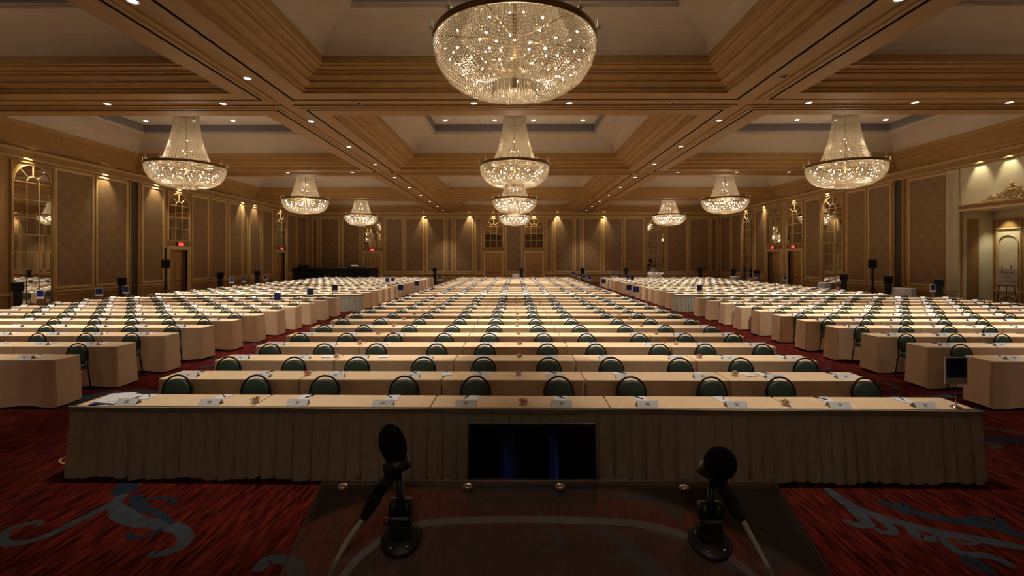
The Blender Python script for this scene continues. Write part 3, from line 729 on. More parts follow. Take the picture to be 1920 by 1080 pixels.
# pleated skirts on the front row and on the first rows behind the cross aisle
def skirt(name, x0, x1, y0, y1, slope, label, sides=(True, True), seed=1, open_back=True):
    rr = random.Random(seed); mb = MB(); path = []
    def seg(a, b, nrm):
        L = (Vector(b)-Vector(a)).length; t = 0.0
        while t < L:
            w = rr.uniform(.11, .21); ov = rr.uniform(.030, .05)
            for f, d in ((0, .0), (.10, 1.0), (.55, .85), (.86, .5), (.97, .0)):
                u = min(1, (t+f*w)/L); path.append((a[0]+(b[0]-a[0])*u, a[1]+(b[1]-a[1])*u, nrm, d*ov))
            t += w
    ya, yb = y0-slope*abs(x0), y0+slope*abs(x1)
    ya, yb = y0+slope*(x0), y0+slope*(x1)
    if sides[0]: seg((x0, y1+slope*x0), (x0, ya), (-1, 0))
    seg((x0, ya), (x1, yb), (0, -1))
    if sides[1]: seg((x1, yb), (x1, y1+slope*x1), (1, 0))
    vs = []; zs = (.742, .69, .45, .2, .02); N = len(path)
    for kz, z in enumerate(zs):
        g = (.15, .25, .6, .9, 1.15)[kz]; fl = (0, .004, .015, .03, .04)[kz]
        for i, (x, y, nr, d) in enumerate(path):
            wob = .006*math.sin(i*.7+seed)*g
            zz = z+(.012*math.sin(i*.23+seed)+.006*math.sin(i*1.7) if kz == 4 else 0)
            vs.append((x+nr[0]*(d*g+fl+.004)+(.015*g*(1 if nr[0] == 0 else 0)*math.sin(i*1.1)*.5), y+nr[1]*(d*g+fl+.004)+wob*.4, zz))
    fs = [(k*N+i, (k+1)*N+i, (k+1)*N+i+1, k*N+i+1) for k in range(4) for i in range(N-1)]
    mb.add(vs, fs)
    t = thing(name, label, 'table skirt', ((x0+x1)/2, y0, 0)); L0 = t.location
    mb.v = [(x-L0.x, y-L0.y, z) for x, y, z in mb.v]; build('pleats', mb, M['skirt'], t)
    mb = MB(); P = ([(x0-.008, y1+slope*x0)] if sides[0] else [])+[(x0-.008, ya-.010), (x1+.008, yb-.010)]+([(x1+.008, y1+slope*x1)] if sides[1] else [])
    for (a, b) in zip(P, P[1:]):
        m = 40; pts = [(a[0]+(b[0]-a[0])*i/m, a[1]+(b[1]-a[1])*i/m) for i in range(m+1)]
        nx, ny = (b[1]-a[1]), -(b[0]-a[0]); l = math.hypot(nx, ny); nx /= l; ny /= l
        vs = []
        for (u, v) in pts:
            w = .004*math.sin(u*3+v*2)
            vs += [(u-L0.x, v-L0.y, .752+w), (u+nx*.012-L0.x, v+ny*.012-L0.y, .745+w), (u+nx*.016-L0.x, v+ny*.016-L0.y, .695+w), (u-L0.x, v-L0.y, .69+w)]
        mb.add(vs, [(i*4+q, i*4+q+1, i*4+q+5, i*4+q+4) for i in range(m) for q in range(3)])
    build('skirt_band', mb, M['skirtband'], t)
y0 = rows1[0]-TD/2
skirt('table_skirt', -4.73, 4.83, y0-.012, y0+TD-.02, -.009, 'long pleated taupe skirt round the front row of tables', seed=2)
ys = rows2[0]-TD/2
skirt('table_skirt', -16.1, -6.78, ys-.03, ys+TD, 0, 'pleated skirt on the left block row behind the cross aisle', (False, True), 3)
skirt('table_skirt', 7.08, 16.4, ys-.03, ys+TD, 0, 'pleated skirt on the right block row behind the cross aisle', (True, False), 4)

# chairs onto the floor behind each table
near, far = split(seats, 299)
chair0 = None
for d in near:
    ox, oy = R.uniform(-.02, .02), R.uniform(-.012, .012); rz = R.uniform(-.06, .06)
    x, y = d['x']+ox, d['y']+TD/2+.305+oy
    lab = 'green round-backed chair, %s, %s' % (place_word(d['j'], d['n']), rowlab(d))
    if d['y'] < 12.5:
        if chair0 is None:
            chair0 = thing('conference_chair', lab, 'chair', (x, y, 0), rz, 'green conference chairs')
            for nm, me in ch_parts: link(nm, me, chair0)
        else: copy_tree(chair0, (x, y, 0), rz, lab)
    else: link('conference_chair', me_chj, None, (x, y, 0), rz, None, lab, 'chair', 'green conference chairs')
stuff_join('conference_chairs', far, lambda d: (CHJ, (d['x'], d['y']+TD/2+.305, 0), R.uniform(-.1, .1)), [M['green'], M['frame']], 'far rows of green round-backed chairs towards the back wall', 'chairs', True)

# place cards, notepads, pens
ZT = TH+.0015
CARD = MB(); CARD.add([(-.11, -.052, 0), (.11, -.052, 0), (.11, 0, .055), (-.11, 0, .055), (-.11, .052, 0), (.11, .052, 0)], [(0, 1, 2, 3), (3, 2, 5, 4)])
CARD.add([(-.11, -.051, 0), (.11, -.051, 0), (.11, 0, .0538), (-.11, 0, .0538), (-.11, .051, 0), (.11, .051, 0)], [(3, 2, 1, 0), (4, 5, 2, 3)])
me_card = CARD.mesh('place_card', M['paper'])
def printed(w1, w2):
    mb = MB()
    for w, t in ((w1, .62), (w2, .40)):
        n = 5
        for i in range(n):
            a = -w/2+w*i/n; b = a+w/n*.72; z0, z1 = .055*(t-.07), .055*(t+.07); g = lambda z: -.0535+.052*z/.055
            mb.add([(a, g(z0), z0), (b, g(z0), z0), (b, g(z1), z1), (a, g(z1), z1)], [(0, 1, 2, 3)])
    return mb.mesh('print', M['ink'])
me_print = [printed(.035, .045), printed(.04, .03), printed(.05, .04)]
PAD = MB(); PAD.box(-.07, .07, -.10, .10, 0, .005); me_pad = PAD.mesh('notepad', M['paper'])
me_pen = MB().tube([(-.075, 0, .006), (.055, 0, .006), (.068, 0, .006)], [.0055, .0055, .002], 6).mesh('pen', M['pen'])
Gp, Gn, Ge = 'folded white place cards', 'white notepads', 'black pens on notepads'
for q, d in enumerate(near):
    dy = -.15 if (d['sec'] == 1 and d['row'] == 0) else R.uniform(-.13, -.09)
    side = -.06 if d['x'] < 0 else .06
    if d['blk'] == 'centre': cxp = d['x'] + (.22 if d['x'] > 2 else -.05 if abs(d['x']) < 2 else -.30)*0
    loc = '%s, %s' % (place_word(d['j'], d['n']), rowlab(d))
    a = R.uniform(-.08, .08); x = d['x']
    if d['row'] == 0 and d['sec'] == 1:
        x = [-4.18, -3.28, -2.33, -1.41, -.52, .50, 1.41, 2.35, 3.43, 4.32][d['j']]
    t = thing('place_card', 'white place card, '+loc, 'card', (x, d['y']+dy, ZT), a*.4, Gp)
    link('card', me_card, t)
    if d['y'] < 10.5: link('print', me_print[q % 3], t, label='two lines of dark lettering')
    link('notepad', me_pad, None, (x+R.uniform(-.05, .05), d['y']+.09, ZT), R.uniform(-.12, .12), None, 'white notepad, '+loc, 'notepad', Gn)
    if d['y'] < 12.6:
        link('pen', me_pen, None, (x+R.uniform(-.03, .03), d['y']+.12, ZT+.005), R.choice((-.9, 2.3, 1.2, -.7, -1.0)), None, 'black pen, '+loc, 'pen', Ge)
stuff_join('place_cards', far, lambda d: (CARD, (d['x'], d['y']-.1, ZT), 0), M['paper'], 'white place cards along the far rows', 'cards')
stuff_join('notepads', far, lambda d: (PAD, (d['x'], d['y']+.09, ZT), 0), M['paper'], 'white notepads along the far rows', 'notepads')

# candy dishes, three to a centre row
mb = MB(); mb.lathe([(.02, 0), (.032, .002), (.045, .03), (.055, .042), (.052, .043), (.042, .031), (.028, .006), (.001, .006)], 14); me_dish = mb.mesh('dish', M['glassbowl'], True)
def candies(seed):
    rr = random.Random(seed); mb = MB()
    for i in range(11):
        q = rr.uniform(0, 6.28); r = rr.uniform(0, .035); c = (r*math.cos(q), r*math.sin(q), .022+rr.uniform(0, .03))
        mb.ball(c, .015, 6, 1, 4)
        w = rr.uniform(0, 6.28); dx, dy = math.cos(w)*.012, math.sin(w)*.012
        for s in (-1, 1): mb.add([(c[0]+s*dx, c[1]+s*dy, c[2]), (c[0]+s*dx*2-dy*.7, c[1]+s*dy*2+dx*.7, c[2]+.006), (c[0]+s*dx*2+dy*.7, c[1]+s*dy*2-dx*.7, c[2]-.002)], [(0, 1, 2)])
    return mb
me_c = [candies(1).mesh('candies', M['candy']), candies(2).mesh('candies', M['candyred']), candies(3).mesh('candies', M['candy'])]
for i in range(13):
    for k, x in enumerate((-2.82, .07, 2.93)):
        y = rows1[i]-(.10 if i == 0 else .0)-.009*x*(i == 0)
        t = thing('candy_dish', 'small dish of wrapped sweets, %s, %s of the centre block' % (('left', 'middle', 'right')[k], rowname(1, i)), 'dish', (x+R.uniform(-.03, .03), y, ZT), 0, 'dishes of sweets')
        link('dish', me_dish, t); link('sweets', me_c[(i+k) % 3], t, kind='stuff')
# papers at the left end of the front row, brochures in the second row
t = thing('paper_stack', 'fanned papers over a purple-edged folder at the left end of the front table', 'papers', (-4.43, rows1[0]+.02, ZT), .25)
build('folder', MB().box(-.17, .15, -.17, .14, 0, .008), M['bluebright'], t)
for i, (x, y, a) in enumerate(((0, .03, .1), (.03, .0, -.15), (-.02, .05, .3))):
    o = build('sheet', MB().box(-.13, .13, -.17, .17, 0, .003), M['paper'], t); o.location = (x, y, .0085+i*.0035); o.rotation_euler[2] = a-.3
for x, i in ((-2.45, 1), (-.93, 1), (-2.1, 2), (-3.0, 2), (3.15, 1)):
    t = thing('brochure', 'blue-edged brochure on the %s row, %s' % (ORD[i+1], 'far right' if x > 0 else 'near the centre' if x > -1.5 else 'further left' if x < -2.8 else 'left of the middle dish' if i == 1 else 'behind that dish'), 'brochure', (x, rows1[i]+.05, ZT), .2)
    build('cover', MB().box(-.07, .07, -.10, .10, 0, .004), M['paper'], t); build('blue_band', MB().box(-.07, .07, -.10, -.075, .004, .005), M['bluebright'], t)

# blue signs on chrome table stands
txt_m = text_mesh('microphone', .034, M['paper']); txt_s = text_mesh('please speak clearly', .010, M['ink'])
def sign_parts(t):
    mb = MB(); mb.lathe([(.001, 0), (.055, 0), (.055, .006), (.035, .016), (.012, .024), (.008, .04)], 20); build('base', mb, M['chrome'], t, True)
    build('pole', MB().tube([(0, 0, .02), (0, 0, .30)], .0035, 6), M['chrome'], t)
    bd = build('board', MB().bbox(-.118, .118, -.006, .004, .245, .53, .002), M['white'], t)
    build('blue_field', MB().box(-.103, .103, -.008, -.0062, .312, .518), M['blue'], bd)
    link('lettering', txt_m, bd, (0, -.009, .405)); build('emblem', MB().lathe([(.001, 0), (.010, 0), (.010, .001), (.001, .001)], 10), M['cove'], bd).location = (-.082, -.0085, .495)
    bd.children[-1].rotation_euler = (PI/2, 0, 0)
SG = [(1798, 4.90, 4.62, 'microphone sign with blue field on chrome stand at the right end of the front table')]
def snap(y): return min(rows1+rows2, key=lambda r: abs(r-y))
proto_s = thing('table_sign', SG[0][3], 'sign', (4.66, rows1[0]-.19, ZT), 0, 'blue signs on table stands'); sign_parts(proto_s)
pts = [(222, 542), (172, 545), (68, 551), (426, 526), (470, 523), (508, 520), (533, 556), (590, 546), (674, 539), (722, 525), (734, 524), (762, 538), (797, 531), (833, 521), (1101, 521), (1093, 518), (1082, 516), (1068, 513),
       (1139, 514.5), (1159, 517), (1179, 519), (1184, 521), (1185, 539), (1202, 543.5), (1130, 528), (1292, 537), (1455, 520), (1403, 517), (1757, 540)]
cnt = {}
for px, py in sorted(pts, key=lambda p: -p[1]):
    yy = snap(1027/(py-HY)); x = (px-VX)*yy/F
    near_ = yy < 20.5
    if abs(x) < 6: x = math.copysign(4.565, x); yy += .0; b = 'centre block, %s aisle' % ('left' if x < 0 else 'right')
    elif x < 0: b = 'left block, %s' % ('wall side' if x < -12 else 'aisle end'); x0_ = -16.42 if near_ else -16.07; x = x0_+9.21 if x > -12 else x0_+.33+.935*(round((x-x0_-.33)/.935-.5)+.5)
    else: b = 'right block, %s' % ('wall side' if x > 12 else 'aisle end'); x0_ = 7.3 if near_ else 7.1; x = x0_+.08 if x < 12 else x0_+.47+.935*(round((min(x, 16.2)-x0_-.47)/.935-.5)+.5)
    cnt[b] = cnt.get(b, 0)+1
    copy_tree(proto_s, (x, yy-.05, ZT), R.uniform(-.25, .25), 'blue sign on table stand, %s from the front, %s' % (ORD[cnt[b]], b))

# ------------------------------------------------------------------ loudspeakers along the walls
def tower(x, y, rz, label):
    t = thing('speaker_tower', label, 'loudspeaker', (x, y, 0), rz, 'black column loudspeakers')
    for nm, me in TW: link(nm, me, t)
mb = MB(); mb.bbox(-.165, .165, -.15, .15, 1.12, 1.46, .012); a1 = mb.mesh('top_cabinet', M['blackp'])
mb = MB(); mb.bbox(-.12, .12, -.12, .12, .06, 1.118, .012); a2 = mb.mesh('column', M['blackp'])
mb = MB(); mb.bbox(-.22, .22, -.2, .2, 0, .058, .012); a3 = mb.mesh('base', M['blackp'])
mb = MB(); mb.box(-.145, .145, -.156, -.151, 1.14, 1.44); a4 = mb.mesh('grille', M['blackcloth'])
TW = [('top_cabinet', a1), ('column', a2), ('base', a3), ('grille', a4)]
for i, px in enumerate((28, 225, 411, 481)): tower(-18.3, 18.3*F/(VX-px), PI/4, '%s black column loudspeaker from the front along left wall' % ORD[i+1])
for i, px in enumerate((1757, 1662, 1580, 1418, 1374)): tower(18.2, 18.2*F/(px-VX), -PI/4, '%s black column loudspeaker from the front along right wall' % ORD[i+1])
for i, px in enumerate((815, 978, 1092, 1174, 1312)): tower((px-VX)*43.2/F, 43.2, 0, '%s black column loudspeaker from the left along back wall' % ORD[i+1])
t = thing('equipment_case', 'small black case at the foot of a back wall loudspeaker', 'case', (aB(808)-.35, 42.9, 0)); build('body', MB().bbox(-.25, .25, -.2, .2, 0, .5, .02), M['blackp'], t); build('lid', MB().bbox(-.26, .26, -.21, .21, .5, .56, .01), M['blackp'], t)
def tripod_speaker(x, y, rz, label, hi):
    t = thing('tripod_loudspeaker', label, 'loudspeaker', (x, y, 0), rz)
    c = build('cabinet', MB().bbox(-.17, .17, -.15, .15, 1.84, 2.28, .02), M['blackp'], t); build('grille', MB().box(-.14, .14, -.158, -.151, 1.88, 2.24), M['blackcloth'], c)
    build('pole', MB().tube([(0, .03, .25), (0, .03, hi)], .05, 8), M['blackp'], t)
    build('collar', MB().lathe([(.045, .75), (.06, .76), (.06, .86), (.045, .87)], 10, (0, .03, 0)), M['blackp'], t)
    for k in range(3):
        q = 2*PI*k/3+.5; build('leg', MB().tube([(.03*math.cos(q), .03+.03*math.sin(q), .85), (.55*math.cos(q), .03+.55*math.sin(q), .02)], .02, 6), M['blackp'], t)
        build('brace', MB().tube([(.0, .03, .35), (.3*math.cos(q), .03+.3*math.sin(q), .45)], .012, 5), M['blackp'], t)
tripod_speaker(-18.25, 18.25*F/(VX-308), .8, 'black loudspeaker on a tripod by the left wall door', 2.9)
tripod_speaker(18.25, 18.25*F/(1633-VX), -.8, 'black loudspeaker on a tripod by the right wall', 1.84)

# black draped riser in the far left corner
t = thing('draped_riser', 'long black-draped riser in the far left corner', 'riser', (-15.7, 41.6, 0))
rr = random.Random(4); mb = MB(); N = 90; vs = []
for z in (1.44, .02):
    for i in range(N+1): vs.append((-3.3+6.6*i/N, -1.1-.03*math.sin(i*1.9)*(1 if z < 1 else .4), z))
mb.add(vs, [(i, i+1, N+2+i, N+1+i) for i in range(N)])
for s in (-3.3, 3.3): mb.box(s-.02, s+.02, -1.1, 1.1, .02, 1.44)
build('drape', mb, M['blackcloth'], t); build('deck', MB().box(-3.35, 3.35, -1.14, 1.1, 1.44, 1.5), M['blackp'], t)
mb = MB(); mb.tube([(-2.2, -.9, 1.5), (-2.2, -.9, 1.62), (1.6, -.9, 1.62), (1.6, -.9, 1.5)], .012, 5); build('rail', mb, M['blackp'], t)
for x, lab in ((-18.6, 'left black speaker box on the draped riser'), (-18.1, 'right black speaker box on the draped riser')):
    u = thing('monitor_box', lab, 'loudspeaker', (x, 41.0, 1.5)); c = build('cabinet', MB().bbox(-.2, .2, -.18, .18, 0, .26, .01), M['blackp'], u); build('grille', MB().box(-.17, .17, -.19, -.181, .03, .23), M['blackcloth'], c)
u = thing('mixing_desk', 'black control desk with pale lid on the draped riser', 'mixer', (-13.75, 41.1, 1.5))
build('case', MB().bbox(-.75, .75, -.3, .3, 0, .12, .01), M['blackp'], u); build('pale_lid', MB().bbox(-.5, 0, -.1, .2, .12, .25, .01), M['white'], u)

# cloth-covered round tables
def round_table(x, y, r, h, label):
    t = thing('round_table', label, 'table', (x, y, 0)); mb = MB(); n = 48; vs = []
    for z, g in ((h, -.01), (h-.01, 0), (h*.6, .5), (.03, 1)):
        for i in range(n):
            q = 2*PI*i/n; rr_ = r+(g*(.05+.045*math.sin(i*PI/2.4)) if g > 0 else g); vs.append((rr_*math.cos(q), rr_*math.sin(q), z))
    mb.add(vs, [tuple(range(n))]+[(k*n+i, (k+1)*n+i, (k+1)*n+(i+1) % n, k*n+(i+1) % n) for k in range(3) for i in range(n)])
    build('draped_cloth', mb, M['greycloth'], t); build('pedestal', MB().lathe([(.25, 0), (.25, .02), (.04, .06), (.04, h-.05), (.2, h-.02)], 12), M['frame'], t)
for x, y, r, h, l in ((17.5, 37.6, .38, .92, 'small round table in grey cloth, farthest along the right wall'), (17.7, 35.0, .36, .92, 'small round table in grey cloth by the far right mirror'),
                      (12.3, 42.2, .42, .94, 'small round table in grey cloth before the back wall mirror'), (17.9, 27.2, .42, .95, 'small round table in grey cloth before the right wall mirror'),
                      (17.75, 21.6, .42, .98, 'round table in grey cloth nearest on the right side'), (.1, 42.6, .32, .9, 'small round table in grey cloth between the back wall doors')):
    round_table(x, y, r, h, l)
# easel with notice in the alcove
t = thing('easel_sign', 'white notice board on a dark easel in the right alcove', 'easel', (XR+1.0, 19.25, 0), -.75)
mb = MB()
bd = build('notice_board', MB().box(-.27, .27, -.04, -.02, 1.24, 1.90), M['white'], t)
for s_, z, sz in (('Please', 1.76, .14), ('Use', 1.58, .14), ('Side Doors', 1.40, .105)): link('lettering', text_mesh(s_, sz, M['ink']), bd, (0, -.044, z))
for x0, x1, y in ((-.12, -.33, -.10), (.12, .33, -.10), (0, 0, .45)): build('leg', MB().tube([(x0, .03 if y < 0 else .05, 2.05 if y < 0 else 1.6), (x1, y, 0)], .016, 6), M['frame'], t)
build('shelf_bar', MB().tube([(-.30, -.03, 1.22), (.30, -.03, 1.22)], .018, 6), M['frame'], t)
mb = MB(); mb.tube([(-.27, -.08, .55), (-.1, -.07, .75), (.1, -.07, .75), (.27, -.08, .55)], .012, 5); build('cross_brace', mb, M['frame'], t)

# ------------------------------------------------------------------ carpet scrolls (inlaid pattern)
def ribbon(mb, pts, w0, w1, z):
    P = []; n = len(pts)
    for i in range(n-1):     # Catmull-Rom
        p0, p1, p2, p3 = (Vector(pts[max(0, i-1)]), Vector(pts[i]), Vector(pts[i+1]), Vector(pts[min(n-1, i+2)]))
        for j in range(6):
            t = j/6; P.append(.5*((2*p1)+(-p0+p2)*t+(2*p0-5*p1+4*p2-p3)*t*t+(-p0+3*p1-3*p2+p3)*t**3))
    P.append(Vector(pts[-1])); N = len(P); vs = []
    for i, p in enumerate(P):
        d = (P[min(N-1, i+1)]-P[max(0, i-1)]); d = d.normalized() if d.length > 0 else Vector((1, 0))
        t = i/(N-1); w = (w0+(w1-w0)*t)*(.35+.65*min(1, 8*t, 8*(1-t)+.3)); nn = Vector((-d.y, d.x))
        vs += [(p.x-nn.x*w, p.y-nn.y*w, z), (p.x+nn.x*w, p.y+nn.y*w, z)]
    mb.add(vs, [(2*i, 2*i+2, 2*i+3, 2*i+1) for i in range(N-1)])
FZ = [.0010]
def fl(pp, w0, w1, mb):
    FZ[0] += .00003; ribbon(mb, [on_floor(*p) for p in pp], w0, w1, FZ[0])
ma, mbb, mg = MB(), MB(), MB()
fl([(60, 992), (72, 984), (50, 984), (15, 995), (0, 1010), (8, 1022), (50, 1018), (100, 1000), (160, 970), (212, 943), (232, 925), (265, 900)], .03, .05, ma)
fl([(212, 945), (225, 965), (255, 980), (300, 986), (335, 995), (345, 1015), (320, 1035), (285, 1042), (290, 1036)], .10, .03, ma)
fl([(225, 930), (240, 905), (262, 890)], .12, .05, mbb); fl([(250, 930), (262, 952), (295, 965), (322, 985)], .07, .02, mbb)
fl([(270, 938), (310, 936), (325, 942), (300, 952)], .03, .02, mbb); fl([(240, 1000), (245, 1012), (280, 1005), (300, 993)], .03, .02, mbb)
fl([(1540, 908), (1590, 945), (1650, 968), (1730, 990), (1810, 1005), (1920, 1025)], .06, .06, ma)
fl([(1590, 945), (1615, 970), (1625, 982), (1600, 982), (1580, 972)], .07, .03, ma); fl([(1640, 965), (1665, 985), (1672, 996), (1650, 996), (1640, 988)], .05, .02, ma)
fl([(1700, 982), (1720, 1005), (1760, 1010), (1800, 1035), (1850, 1040), (1900, 1060)], .05, .04, ma); fl([(1800, 1035), (1850, 1065), (1835, 1066), (1805, 1050), (1800, 1040)], .04, .02, mbb)
fl([(1640, 935), (1680, 950), (1760, 970), (1860, 985), (1920, 1008)], .05, .07, mbb); fl([(1800, 968), (1860, 970), (1875, 985)], .03, .05, mbb); fl([(1670, 945), (1695, 945), (1692, 962)], .03, .03, mbb)
fl([(1790, 1008), (1810, 1005), (1825, 1014), (1805, 1018), (1790, 1010)], .02, .02, ma); fl([(1745, 1000), (1760, 998), (1770, 1004), (1755, 1007), (1745, 1001)], .02, .02, ma)
fl([(1832, 798), (1880, 806), (1920, 812)], .05, .06, ma); fl([(1830, 818), (1870, 822), (1920, 825)], .10, .12, mbb); fl([(1835, 828), (1870, 834), (1850, 838)], .04, .03, ma)
fl([(1510, 722), (1560, 722), (1620, 738), (1700, 746), (1790, 740)], .12, .10, ma); fl([(1600, 745), (1660, 752), (1740, 760), (1800, 760), (1850, 770)], .06, .05, mbb)
fl([(1480, 692), (1530, 696), (1545, 705), (1600, 706)], .08, .08, ma); fl([(1680, 738), (1664, 748), (1690, 754), (1740, 758)], .06, .05, ma)
fl([(128, 764), (180, 742), (260, 735), (330, 745)], .10, .12, ma); fl([(60, 770), (110, 752), (170, 742)], .06, .08, mbb); fl([(370, 690), (440, 680), (470, 672)], .08, .06, ma)
# under and beside the lectern
fl([(1010, 960), (1030, 990), (1050, 1010), (1040, 1030), (1010, 1030)], .06, .03, ma); fl([(1110, 990), (1160, 1010), (1200, 1050), (1240, 1085), (1300, 1120)], .05, .12, ma)
fl([(1160, 1010), (1170, 1035), (1150, 1050), (1140, 1040)], .05, .03, ma); fl([(1140, 925), (1200, 935), (1260, 950), (1265, 970)], .08, .06, mbb); fl([(560, 1085), (545, 1055), (505, 1050), (480, 1075)], .07, .05, ma)
fl([(1230, 1000), (1300, 1012), (1340, 1040), (1380, 1075)], .06, .03, ma); fl([(1430, 1030), (1460, 1050), (1450, 1062)], .07, .04, mbb)
fl([(127, 858), (112, 862), (108, 868), (120, 872), (128, 870)], .012, .012, mg); fl([(128, 862), (119, 865), (121, 868), (128, 867)], .008, .008, mg)
# repeating scrolls down the two long aisles and the cross aisle
def motif(cx, cy, s, a, m1, m2):
    c, sn = math.cos(a), math.sin(a)
    def T(p): return (cx+s*(p[0]*c-p[1]*sn), cy+s*(p[0]*sn+p[1]*c))
    for pts, w0, w1, mm in (([(0, 0), (.4, .25), (.9, .2), (1.2, .5), (1.0, .8), (.75, .65)], .07, .03, m1), ([(0, 0), (-.4, .3), (-.9, .15), (-1.2, -.2), (-.9, -.45), (-.7, -.25)], .07, .03, m1),
                            ([(.1, .1), (.3, .6), (.1, 1.0), (-.2, .9)], .05, .02, m2), ([(-.2, 0), (-.3, -.6), (0, -.9), (.3, -.7)], .05, .02, m2)):
        FZ[0] += .00002; ribbon(mm, [T(p) for p in pts], w0*s, w1*s, FZ[0])
for y in range(9, 43, 2):
    for x in (-5.9, 5.95): motif(x+R.uniform(-.3, .3), y+R.uniform(-.3, .3), .8, R.uniform(0, 6.28), ma, mbb)
for x in range(-18, 19, 4): motif(x, 20.0, .6, R.uniform(0, 6.28), ma, mbb)
build('carpet_scroll', ma, M['motif_a'], floor, kind='stuff', label='blue-grey scroll pattern'); build('carpet_scroll', mbb, M['motif_b'], floor, kind='stuff', label='dark teal scroll pattern'); build('carpet_emblem', mg, M['motif_g'], floor, kind='stuff', label='gold scroll emblem')

# ------------------------------------------------------------------ screen in front of the first table
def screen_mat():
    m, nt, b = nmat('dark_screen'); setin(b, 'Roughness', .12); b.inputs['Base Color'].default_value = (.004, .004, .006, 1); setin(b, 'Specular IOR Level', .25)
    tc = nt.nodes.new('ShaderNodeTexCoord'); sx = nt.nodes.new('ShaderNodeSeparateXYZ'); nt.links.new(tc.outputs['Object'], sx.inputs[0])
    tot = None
    for cx, cz, rx, rz, k in ((-.245, .30, .06, .22, .5), (-.16, .30, .05, .15, .2), (.235, .24, .022, .26, 1.0), (.185, .28, .018, .22, .6), (.20, .53, .03, .05, .25), (-.2, .56, .03, .05, .15)):  # reflection of two figures put into the screen as faint blue emission
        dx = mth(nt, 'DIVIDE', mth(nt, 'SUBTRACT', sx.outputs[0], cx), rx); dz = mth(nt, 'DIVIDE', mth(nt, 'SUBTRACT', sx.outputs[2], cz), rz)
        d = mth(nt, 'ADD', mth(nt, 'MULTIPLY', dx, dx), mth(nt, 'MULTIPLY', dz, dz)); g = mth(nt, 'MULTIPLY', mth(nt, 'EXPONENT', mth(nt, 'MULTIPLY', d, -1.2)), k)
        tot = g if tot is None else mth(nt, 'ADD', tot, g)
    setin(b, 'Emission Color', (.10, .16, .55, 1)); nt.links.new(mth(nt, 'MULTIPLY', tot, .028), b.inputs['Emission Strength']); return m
t = thing('floor_monitor', 'large black flat screen leaning before the front table skirt', 'television', (.165, 4.46, .02)); t.rotation_euler = (-.20, 0, -.008)
mb = MB(); mb.bbox(-.62, .62, 0, .05, 0, .71, .008); build('housing', mb, M['blackp'], t)
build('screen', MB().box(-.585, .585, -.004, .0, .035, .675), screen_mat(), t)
mb = MB()
for s in (-.4, .4): mb.tube([(s, .05, .45), (s, .2, .045)], .012, 6)
build('prop_leg', mb, M['blackp'], t)

# ------------------------------------------------------------------ stage, lectern, microphones
build('stage_platform', MB().bbox(-6, 6, -6.5, 1.7, 0, .60, .01), M['stage'], label='dark stage platform in front', cat='stage')
def plane_z(y): return 1.979-.4286*(.733-y)
def on_desk(px, py, lift=0):
    k = (py-HY)/F; y = (CH-1.979+.4286*.733)/(k+.4286); v = Vector(((px-VX)*y/F, y, CH-k*y)); v.z += lift; return v
LX0, LX1 = -.298, .402
lec = thing('lectern', 'clear acrylic lectern with sloping top and curved body', 'lectern', (.05, .55, .60)); L0 = lec.location.copy()
def lb(name, mb, mat, par=lec, smooth=False, **k):
    mb.v = [(x-L0.x, y-L0.y, z-L0.z) for x, y, z in mb.v]; return build(name, mb, mat, par, smooth, **k)
ya, yb = .733, .36
mb = MB(); T_ = .004
mb.add([(LX0, ya, plane_z(ya)), (LX1, ya, plane_z(ya)), (LX1, yb, plane_z(yb)), (LX0, yb, plane_z(yb)), (LX0, ya, plane_z(ya)-T_), (LX1, ya, plane_z(ya)-T_), (LX1, yb, plane_z(yb)-T_), (LX0, yb, plane_z(yb)-T_)],
       [(0, 3, 2, 1), (4, 5, 6, 7), (0, 1, 5, 4), (1, 2, 6, 5), (2, 3, 7, 6), (3, 0, 4, 7)])
lb('sloping_top', mb, M['acrylic'])
mb = MB()
for a, b in (((LX0, ya), (LX0, yb)), ((LX1, ya), (LX1, yb)), ((LX0, ya), (LX1, ya))):
    mb.tube([(a[0], a[1], plane_z(a[1])-.004), (b[0], b[1], plane_z(b[1])-.004)], .0012, 4)
lb('polished_edge', mb, plain('edge_glint', (.28, .17, .12), .4))
arcp = [on_desk(*p) for p in ((585, 1130), (640, 1078), (668, 1042), (705, 1012), (750, 988), (800, 974), (860, 969), (965, 967), (1080, 968), (1180, 972), (1250, 985), (1310, 1005), (1365, 1035), (1420, 1078), (1470, 1130))]
mb = MB(); mb2 = MB(); n = len(arcp); vs = []; vs2 = []
for i, p in enumerate(arcp):
    d = (arcp[min(n-1, i+1)]-arcp[max(0, i-1)]).normalized(); nn = Vector((-d.y, d.x, 0)).normalized(); w = .0052
    a, b = p-nn*w, p+nn*w; za, zb = plane_z(a.y)-T_-.001, plane_z(b.y)-T_-.001
    vs += [(a.x, a.y, za-.004), (b.x, b.y, zb-.004), (b.x, b.y, .62), (a.x, a.y, .62)]
    vs2 += [(a.x, a.y, za), (b.x, b.y, zb)]
mb.add(vs, [(i*4+k, i*4+(k+1) % 4, i*4+4+(k+1) % 4, i*4+4+k) for i in range(n-1) for k in range(4)])
lb('curved_body', mb, M['acrylic'])
mb2.add(vs2, [(2*i, 2*i+2, 2*i+3, 2*i+1) for i in range(n-1)]); lb('frosted_top_edge', mb2, M['frosted'])
lb('foot_plate', MB().bbox(-.25, .35, .25, .75, .60, .62, .005), M['acrylic'])
for px, py in ((642, 915), (877, 914), (1050, 914), (1282, 915)):
    p = on_desk(px, py); mb = MB(); mb.lathe([(.0078, -.001), (.0078, .002), (.006, .0042), (.003, .0052), (.0003, .0055)], 14, p); lb('screw_cap', mb, M['chrome'], smooth=True)
nrm = Vector((0, -.4286, 1)).normalized()
